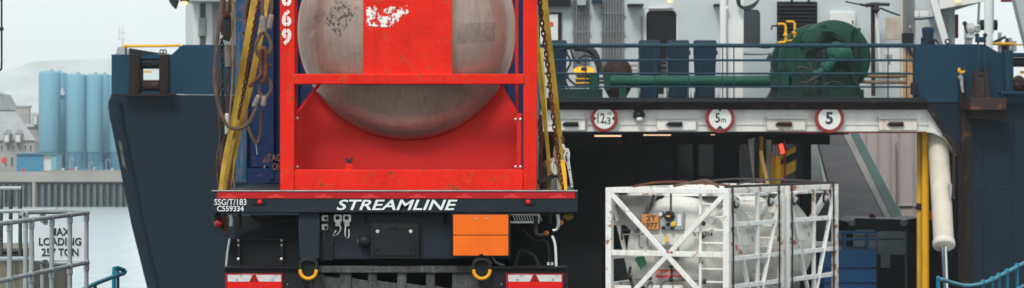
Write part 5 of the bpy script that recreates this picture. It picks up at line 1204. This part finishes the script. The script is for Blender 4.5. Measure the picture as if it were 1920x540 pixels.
# stray bolts and wing nut
for px, py in ((557,222),(557,313),(967,224),(976,224),(967,313),(976,313)):
    MB().lathe(P(px,py,YR+.1), (0,-1,0), [(0,.011),(.01,.01),(.014,.004)], 10).build('bolt', M['zinc'], rt)
nb = rb(648, 661, 307, 318.5, YR+.02, .05, 'nut_post', 'red', .003)
wn = MB()
wn.lathe(P(654.5,307,YR+.04), (0,0,1), [(0,.018),(.02,.016),(.024,.008)], 10)
for dx in (-6.5, 6.5): wn.bar(P(654.5+dx*.3,303,YR+.04), P(654.5+dx,296,YR+.04), .016, .01, up=(0,1,0))
wn.bar(P(654.5,302,YR+.04), P(654.5,297,YR+.04), .008, .008); wn.build('wing_nut', M['iron'], nb)

# ================================================================== BLUE CONTAINER
YB = 21.3
bc = thing('shipping_container', 'scuffed dark blue shipping container standing behind the red tank frame', 'shipping container', P(752, 350, YB+3))
DTb = DT
def bb(a, b, c, d, Y, dep, nm, m='blue', bev=.008): return MB().pb(a, b, c, d, Y, dep).build(nm, M[m], bc, bevel=bev)
MB().box(P(462,0,YB).x, P(996,0,YB).x, YB+.06, YB+6, DT, P(0,-300,YB).z).build('body', M['blue'], bc)
for a, b in ((441, 463), (996, 1013)):
    MB().box(P(a,0,YB).x, P(b,0,YB).x, YB, YB+.16, DT, P(0,-300,YB).z).build('corner_post', M['blue_worn'], bc, bevel=.01)
MB().box(P(463,0,YB).x, P(996,0,YB).x, YB+.005, YB+.1, DT, DT+.12).build('bottom_beam', M['blue'], bc)
for a, b in ((468, 512), (520, 560), (900,940), (950,990)): MB().box(P(a,0,YB).x, P(b,0,YB).x, YB+.02, YB+.08, DT+.12, P(0,-298,YB).z).build('door_panel', M['blue'], bc, bevel=.012)
MB().box(P(505,0,YB).x, P(513,0,YB).x, YB-.01, YB+.03, DT+.03, P(0,-298,YB).z).build('lock_rod', M['blue'], bc)
omat = paint('faded_orange_stencil', (.24,.11,.06), .7, var=.3, scale=12, bump=0)
text('TAG', 501, 527, 289, 302, YB-.005-.008, omat, bc, bold=0); text('ON', 511, 527, 306, 319, YB-.013, omat, bc)
bb(466, 474, 344, 352, YB-.004, .01, 'small_mark', 'rust', 0) if False else None
for x, y, x2, y2 in ((463,318,475,316),(497,310,493,320),(480,270,482,290)):
    MB().bar(P(x,y,YB+.016), P(x2,y2,YB+.016), .006, .004, up=(0,1,0)).build('scratch', M['galv'], bc)

# ================================================================== LASHINGS
def strap(name, pts, w, mat, lb, Y0=18.6, Y1=18.15, th=.006):
    pw = spline([P(x, y, Y0+(Y1-Y0)*i/(len(pts)-1)) for i, (x, y) in enumerate(pts)], 10)
    vs = []; W_ = w/2/270
    for i, p in enumerate(pw):
        t = (pw[min(i+1,len(pw)-1)]-pw[max(i-1,0)]).normalized(); r = t.cross(Vector((0,1,0))).normalized(); W_ = w/2/270*(1-.38*max(0, i/len(pw)-.4)/.6)
        tw = .25*sin(i*.35); r = (r*cos(tw) + Vector((0,1,0))*sin(tw)*.5).normalized(); nn = t.cross(r).normalized()
        vs += [p-r*W_-nn*th/2, p+r*W_-nn*th/2, p+r*W_+nn*th/2, p-r*W_+nn*th/2]
    n = len(pw); fs = [(4*i+k, 4*i+(k+1)%4, 4*i+4+(k+1)%4, 4*i+4+k) for i in range(n-1) for k in range(4)] + [(0,1,2,3), (4*n-1,4*n-2,4*n-3,4*n-4)]
    return MB().add(vs, fs).build(name, mat, None, lb, 'strap', 'yellow lashing straps on the truck load')
strap('lashing_strap', [(481,-20),(472,30),(457,120),(443,200),(433,250),(422,300),(414,357)], 13.5, M['strap'], 'wide yellow strap running down the left side, nearest to the wire rope')
strap('lashing_strap', [(502,-20),(493,40),(480,110),(465,180),(451,235),(440,290),(428,357)], 12, M['strap'], 'pale yellow strap left of the shackled wire slings', 18.9, 18.25)
strap('lashing_strap', [(1018,-20),(1024,40),(1034,130),(1041,190),(1048,250),(1052,300),(1053,357)], 14, M['strap'], 'wide yellow strap outermost on the right side of the load', 18.9, 18.4)
strap('lashing_strap', [(1003,10),(1008,90),(1014,150),(1020,210),(1026,270),(1033,340)], 9.5, M['strap'], 'dull yellow strap close against the red right hand post', 18.6, 18.3)
strap('lashing_strap', [(1015,90),(1019,140),(1023,200),(1026,260),(1029,307)], 5, M['strap_new'], 'thin bright yellow strap between two duller straps on the right', 18.75, 18.5)
strap('lashing_strap', [(1054,300),(1058,325),(1061,357)], 8, M['yel'], 'short orange yellow strap end below the silver lever', 18.2, 18.15)
strap('lashing_strap', [(437,262),(428,310),(420,357)], 8, M['strap_old'], 'grubby brown strap low on the left between the yellow straps', 18.12, 18.12)
strap('lashing_strap', [(447,225),(437,280),(424,357)], 6, M['strap_old'], 'narrow brown strap low on the left, rightmost of the tangle', 18.14, 18.14)
# chains
link_mesh = None
def chain(pts, lb, mat, sz, Y=18.4, r=.0045):
    path = resample(spline([P(x, y, Y) for x, y in pts], 8), sz*.72)
    t = thing('lashing_chain', lb, 'chain', path[-1], 0, 'rusty chains hanging on the load')
    L_ = sz*.5; hw = sz*.26
    ring = []
    for k in range(12):
        a = 2*pi*k/12; ring.append(Vector((hw*cos(a), 0, (L_-hw)*(1 if sin(a) > 0 else -1)*(1 if abs(sin(a)) > .01 else 0) + hw*sin(a))))
    base = MB().tube(ring, r, 5, closed=True)
    me = bpy.data.meshes.new('link'); me.from_pydata(base.v, [], base.f); me.materials.append(mat)
    me.polygons.foreach_set('use_smooth', [True]*len(me.polygons))
    for i in range(len(path)-1):
        p = (path[i]+path[i+1])/2; d_ = (path[i+1]-path[i]).normalized()
        q = d_.to_track_quat('Z', 'Y').to_euler()
        m4 = Matrix.Translation(p) @ d_.to_track_quat('Z', 'Y').to_matrix().to_4x4() @ Matrix.Rotation(radians(20 + 90*(i % 2)), 4, 'Z')
        o = bpy.data.objects.new('link', me); COL.objects.link(o); o.parent = t; o.matrix_local = WM[t.name].inverted() @ m4
    return t
chain([(416,72),(417,150),(418,220),(414,262)], 'dark chain hanging from the hook block at the far left of the load', M['iron'], .042, 18.3)
chain([(488,-10),(478,40),(466,110),(455,180),(443,240),(433,300),(424,352)], 'rusty chain between the two wide yellow straps on the left', M['rust'], .036, 18.35)
chain([(1012,-10),(1016,40),(1023,90),(1029,140),(1034,190),(1040,240),(1043,262)], 'rusty chain lying over the yellow straps on the right', M['rust'], .048, 18.3, .006)
chain([(1043,262),(1047,290),(1052,320),(1056,355)], 'lower run of rusty chain below the hook beside the silver lever', M['rust'], .042, 18.2, .006)
chain([(1010,225),(1013,260),(1016,300),(1019,350)], 'short rusty chain tucked beside the red right hand post', M['rust'], .034, 18.5)
# wire slings
def rope(pts, r, mat, lb, Y, name='wire_sling', pitch=.075):
    return rope_mb([P(x, y, Y) for x, y in pts], r*.84, 6, pitch).build(name, mat, None, lb, 'wire rope', 'wire rope slings hanging on the load')
rope([(420,-20),(414,20),(408,70),(404,110),(402,145),(406,180),(414,212),(426,234),(440,242),(455,239),(468,228),(476,212),(481,200)], .016, M['wire'], 'thick tan wire rope hanging in a long loop at the far left of the load', 18.1)
rope([(508,-20),(509,10),(507,30)], .016, M['wire'], 'short wire rope entering the tilted ferrule at top, right one of the pair', 18.12)
rope([(493,-20),(492,15),(493,32)], .015, M['wire'], 'short wire rope entering the upright ferrule at top, left one of the pair', 18.12)
rope([(464,205),(463,228),(470,252),(480,268),(487,255),(489,230),(492,205)], .013, M['wire'], 'narrow wire rope loop hanging below the lower ferrules', 18.2)
rope([(430,118),(427,150),(427,190),(426,214)], .015, M['wire_dk'], 'dark upright wire rope between two grey ferrules on the left', 18.3)
rope([(425,250),(419,270),(414,290),(416,312),(421,330),(420,350)], .018, M['wire_dk'], 'dark wire rope tail curling behind the straps near the deck', 18.35)
rope([(466,-20),(463,10),(458,35)], .014, M['wire'], 'piece of wire rope behind the yellow strap near the top left', 18.7)
def ferrule(x0, y0, x1, y1, w, lb, Y=18.1, m='ferrule'):
    a = P(x0,y0,Y); b = P(x1,y1,Y); L_ = (b-a).length; r = w/2/276
    return MB().lathe(a, b-a, [(0,r*.6),(.006,r*.92),(.015,r),(L_-.015,r),(L_-.006,r*.92),(L_,r*.6)], 18).build('rope_ferrule', M[m], None, lb, 'ferrule', 'metal ferrules on the wire slings')
ferrule(492,30,495,61,12, 'dull upright ferrule above the thimble eye, left of the upper pair')
ferrule(509,27,503,56,11.5, 'paler tilted ferrule above the thimble eye, right of the upper pair')
ferrule(486,178,476,201,10.5, 'light slanted ferrule at the end of the long wire loop')
ferrule(496,180,493,200,11, 'dark reddish ferrule below the lower thimble eye')
ferrule(427,84,429,127,14, 'long grey ferrule on the dark wire rope, upper one of two', 18.3)
ferrule(426,212,426,252,10, 'silvery wrapped ferrule on the dark wire rope, lower one of two', 18.3, 'silver')
def loop(cx_, cy_, rx, ry, r, mat, lb, Y, tilt=0):
    pts = []
    for k in range(25):
        a = 2*pi*k/24; k_ = 1 - .28*max(0, -sin(a)); x = rx*cos(a)*k_; y = ry*sin(a); tt = radians(tilt)
        pts.append((cx_+x*cos(tt)-y*sin(tt), cy_+x*sin(tt)+y*cos(tt)))
    return rope([*pts], r, mat, lb, Y, 'thimble_eye')
t_ = loop(494, 85, 14, 24, .016, M['wire'], 'upper teardrop wire eye above the rusty shackle', 18.1)
t_ = loop(497, 165, 11, 18, .015, M['wire'], 'lower small wire eye hooked under the rusty shackle', 18.1, 12)
sk = thing('bow_shackle', 'rusty red shackle joining the two wire eyes', 'shackle', P(494, 160, 18.05))
MB().tube(spline([P(489,140,18.06), P(489,110,18.06), P(490,95,18.05), P(494,90,18.05), P(498,95,18.05), P(499,115,18.06), P(497,145,18.06), P(493,155,18.06)]), .014, 10).build('bow', M['rust'], sk)
MB().tube([P(470,160,18.05), P(486,144,18.06), P(501,128,18.08)], .013, 10).build('pin', M['rust'], sk)
MB().sph(P(503,123,18.08), .018, 10).build('pin_head', M['rust'], sk); MB().sph(P(470,160,18.05), .015, 10).build('nut', M['rust'], sk)
hb_ = thing('hook_block', 'black hook block with a rusty shackle at the top left of the load', 'hook block', P(424, 78, 18.25))
MB().tube(spline([P(420,-10,18.2), P(419,15,18.2), P(424,30,18.2), P(431,15,18.2), P(432,-10,18.2)]), .014, 10).build('shackle', M['rust'], hb_)
MB().pp([(417,30),(432,28),(436,55),(430,78),(418,74),(412,60)], 18.22, .03).build('hook_body', M['iron'], hb_, bevel=.004)
MB().pb(407, 436, 38, 51, 18.3, .04).build('cross_bar', M['hull_dk'], hb_, bevel=.004)
MB().tube([P(434,-10,18.18), P(435,40,18.18), P(434,110,18.18)], .004, 6).build('thin_cord', M['strap_old'], hb_)
MB().tube(spline([P(413,60,18.2), P(414,72,18.2), P(418,66,18.2)]), .006, 6).build('ring', M['zinc'], hb_)
for pts, r, m, lb, Y in (
    ([(411,130),(410,200),(413,262),(407,300),(410,357)], .008, 'rust', 'thin rusty cord hanging straight down behind the long wire loop', 18.4),
    ([(437,-20),(438,60),(436,150),(431,230),(436,300),(440,357)], .008, 'coil', 'thin brown cord hanging along the worn blue corner post', 18.6),
    ([(445,235),(436,275),(432,320),(428,357)], .014, 'rust', 'thick rusty cord between the two yellow straps near the deck', 18.15),
    ([(1013,215),(1016,262),(1013,300),(1015,357)], .012, 'rust', 'rusty cord hanging beside the red right hand post', 18.35),
    ([(1046,262),(1040,290),(1048,320),(1043,357)], .012, 'coil', 'brown cord hanging between the grab hook and the silver lever', 18.3),
    ([(1024,300),(1030,320),(1028,357)], .016, 'strap_old', 'grubby bunched webbing end standing on the deck right of the red post', 18.3),
    ([(455,60),(462,75),(459,110),(463,150),(458,190)], .007, 'iron', 'thin dark cord hanging behind the yellow straps', 18.8)):
    MB().tube(spline([P(x, y, Y) for x, y in pts]), r, 7).build('hanging_rope', M[m], None, lb, 'rope')
# lever and hooks right
lv = thing('load_binder', 'silver load binder lever hanging at the right end of the trailer', 'lever', P(1070, 340, 18.1))
MB().pp([(1054,269),(1058,271),(1060,278),(1066,278),(1069,287),(1068,300),(1071,322),(1075,350),(1073,353),(1070,351),(1066,325),(1062,308),(1057,300),(1056,290),(1059,284),(1054,278)], 18.1, .02).build('handle', M['silver'], lv, bevel=.004)
MB().tube([P(1061,291,18.09), P(1063,303,18.09)], .006, 6).build('rivet_bar', M['iron'], lv)
for x, y in ((1063,287),(1068,318),(1072,345)): MB().lathe(P(x,y,18.1), (0,-1,0), [(0,.006),(.005,.005)], 8).build('rivet', M['iron'], lv)
MB().tube(spline([P(1055,270,18.12), P(1056,262,18.12), P(1053,256,18.12)]), .01, 8).build('hook', M['rust'], lv)
ch = MB(); ch.tube(spline([P(1038,303,18.2), P(1035,312,18.2), P(1037,322,18.2), P(1042,326,18.2), P(1041,316,18.2), P(1038,308,18.2)]), .012, 8); ch.tube(spline([P(1036,296,18.2), P(1037,303,18.2)]), .014, 8)
ch.build('grab_hook', M['silver'], None, 'small silver grab hook on the rusty chain at the right', 'hook')
MB().bar(P(1007,341,18.25), P(1045,328,18.25), .03, .03).build('tension_bar', M['iron'], None, 'dark tension bar reaching out from the red post above the deck', 'bar')
MB().tube(spline([P(1017,305,18.4), P(1022,325,18.4), P(1023,355,18.4)]), .022, 8).build('ratchet_strap', M['galv_dirty'], None, 'grey dirty ratchet webbing bunched beside the dark tension bar', 'strap')
MB().tube([P(1044,335,18.3), P(1046,355,18.3)], .014, 8).build('chain_hook', M['silver'], None, 'short pale hook end standing on the deck left of the silver lever', 'hook')

# ================================================================== NEAR RAILINGS AND SIGN
gr = thing('pipe_railing', 'grey galvanised pipe railing with ball fittings in front of the loading sign', 'railing', P(80, 560, 18.6))
def gp(x, y, Y): return P(x, y, Y)
A0, A1 = gp(-60,427,16.8), gp(163,399,19.4); B0, B1 = gp(-60,540,16.8), gp(163,492,19.4)
MB().tube([A0, A1], .0165, 12).build('top_rail', M['galv'], gr); MB().tube([B0, B1], .0165, 12).build('mid_rail', M['galv'], gr)
def at(px):   # parameter on the rail for a pixel x
    lo, hi = 0.0, 1.0
    for _ in range(40):
        m_ = (lo+hi)/2; p = A0.lerp(A1, m_); x = CX+F*p.x/p.y
        if x < px: lo = m_
        else: hi = m_
    return lo
for px in (-25, 18, 59, 97, 131, 162):
    k = min(1, at(px)); a = A0.lerp(A1, k); b = B0.lerp(B1, k)
    po = MB().tube([a, Vector((a.x, a.y, 0))], .0165, 12).build('post', M['galv'], gr)
    for q, h in ((a, 1), (b, 0)):
        MB().lathe(q-(A1-A0).normalized()*.022, (A1-A0), [(0,.018),(.003,.0215),(.038,.0215),(.041,.018)], 12).build('fitting', M['galv'], po)
        MB().lathe(q+Vector((0,0,-.06)), (0,0,1), [(0,.018),(.004,.0215),(.045,.0215)], 12).build('fitting', M['galv'], po)
gr2 = thing('pipe_railing', 'second grey pipe railing run behind, closing the corner left of the sign', 'railing', P(80, 560, 20.6))
MB().tube([gp(40,401,20.2), gp(58,398,20.5), gp(155,397,20.8)], .0165, 12).build('top_rail', M['galv'], gr2)
MB().tube([gp(-60,398,21.2), gp(50,395,21.2), gp(105,393,21.2)], .0165, 12).build('top_rail', M['galv'], gr2)
MB().tube([gp(-60,486,21), gp(48,485,20.5), gp(100,494,20.6), gp(163,493,20.6)], .0175, 12).build('mid_rail', M['galv'], gr2)
for px, Y, y in ((48,20.3,401),(80,20.6,397)):
    a = gp(px, y, Y); po = MB().tube([a, Vector((a.x,a.y,0))], .018, 12).build('post', M['galv'], gr2)
    MB().lathe(a+Vector((0,0,-.05)), (0,0,1), [(0,.02),(.004,.024),(.06,.024),(.07,.018)], 12).build('fitting', M['galv'], po)
sn = thing('loading_sign', 'white sign board reading MAX LOADING 257 TON behind the pipe railing', 'sign', P(114, 489, 20))
MB().pb(64.5, 163.5, 418, 488.5, 20, .01).build('board', M['signplate'], sn)
text('MAX', 93, 131, 427, 441.5, 19.996, M['ink'], sn, bold=.012); text('LOADING', 73, 152, 445.5, 460, 19.996, M['ink'], sn, bold=.012); text('257 TON', 78, 147, 465.5, 480, 19.996, M['ink'], sn, bold=.012)
for px, py in ((84,416),(84,490)): MB().pb(px-4, px+4, py-3, py+3, 19.99, .04).build('clip', M['galv_dirty'], sn)
fr = thing('dock_gantry', 'dark grey steel frame standing on the concrete dolphin at the left edge', 'frame', P(20, 470, 26))
MB().tube([gp(-60,353,26), gp(40,353,26)], .022, 10).build('top_rail', M['galv'], fr)
for px, y1 in ((-30,520),(20,520),(38,480),(2,480)): MB().tube([gp(px,353,26), gp(px,y1,26)], .019, 10).build('post', M['galv_dirty'], fr)
MB().pb(-20, 44, 467, 472, 26, .3).build('base_plate', M['galv_dirty'], fr)
MB().pb(-160, 58, 472, 1250, 26.1, 2.4).build('concrete_dolphin', M['concrete'], None, 'weathered brown concrete pier block behind the railings at the lower left', 'pier', bevel=.03)
# cyan rails
c1 = thing('cyan_handrail', 'cyan blue bent handrail end at the bottom left in front of the water', 'handrail', P(210, 620, 22))
MB().tube([gp(150,546,21), gp(178,532,21.6), gp(212,519,22.2), gp(232,512.5,22.5), gp(235,509.5,22.5), gp(232,506.5,22.5), gp(220,502,22.4), gp(214,503.5,22.3), gp(213.5,515,22.3), gp(213.5,640,22.3)], .018, 10).build('pipe', M['cyan'], c1)
MB().tube([gp(221,505,22.35), gp(221,640,22.35)], .014, 8).build('post', M['cyan'], c1)
MB().tube([gp(178,532,21.6), gp(178,640,21.6)], .016, 8).build('post', M['cyan'], c1)
c2 = thing('cyan_handrail', 'cyan blue rising handrail with ball jointed posts at the bottom right', 'handrail', P(1840, 640, 23))
rp_ = [(1759,640,21.5),(1759,530,21.5),(1761,525.5,21.5),(1766,524,21.6),(1785,530,22),(1810,535.5,22.5),(1835,533,23),(1860,524.5,23.5),(1885,511.5,24),(1910,498,24.5),(1950,478,25.2)]
pp_ = spline([gp(*p) for p in rp_], 8)
MB().tube(pp_, .0165, 10).build('pipe', M['cyan'], c2)
for x, y, Y in ((1843,531,23.15),(1860,524.5,23.5),(1873,518,23.75),(1888,510,24.05),(1907,499.5,24.45),(1930,488,24.8)):
    po = MB().tube([gp(x,y,Y), gp(x,660,Y)], .014, 8).build('post', M['cyan'], c2)
    MB().sph(gp(x,y-1,Y), .027, 12).build('ball_joint', M['cyan'], po)
MB().tube([gp(1765,560,22), gp(1840,575,23), gp(1950,520,25.2)], .013, 8).build('pipe', M['cyan'], c2)
# bracket top left
tl_ = thing('lamp_bracket', 'thin grey hanging rod with a bolt at the top left edge of the picture', 'rod', P(0, 132, 15))
MB().tube(spline([gp(3,-40,15), gp(3,60,15), gp(3,120,15), gp(1,131,15), gp(-8,133,15)]), .0055, 8).build('rod', M['iron'], tl_)
MB().lathe(gp(3,54,15)+Vector((-.015,0,0)), (1,0,0), [(0,.01),(.025,.01)], 8).build('bolt', M['iron'], tl_)

# ================================================================== HAZE
hz = MB().box(-950, 950, -70, 1750, WZ-1.6, 40)
hm = bpy.data.materials.new('haze_air'); hm.use_nodes = True; hn = hm.node_tree; hn.nodes.clear()
ho = hn.nodes.new('ShaderNodeOutputMaterial'); hp_ = hn.nodes.new('ShaderNodeVolumePrincipled')
hp_.inputs['Color'].default_value = (.9,.97,1,1); hp_.inputs['Density'].default_value = .00034; hn.links.new(hp_.outputs[0], ho.inputs['Volume'])
hz.build('haze', hm, None, kind='stuff', smooth=False)
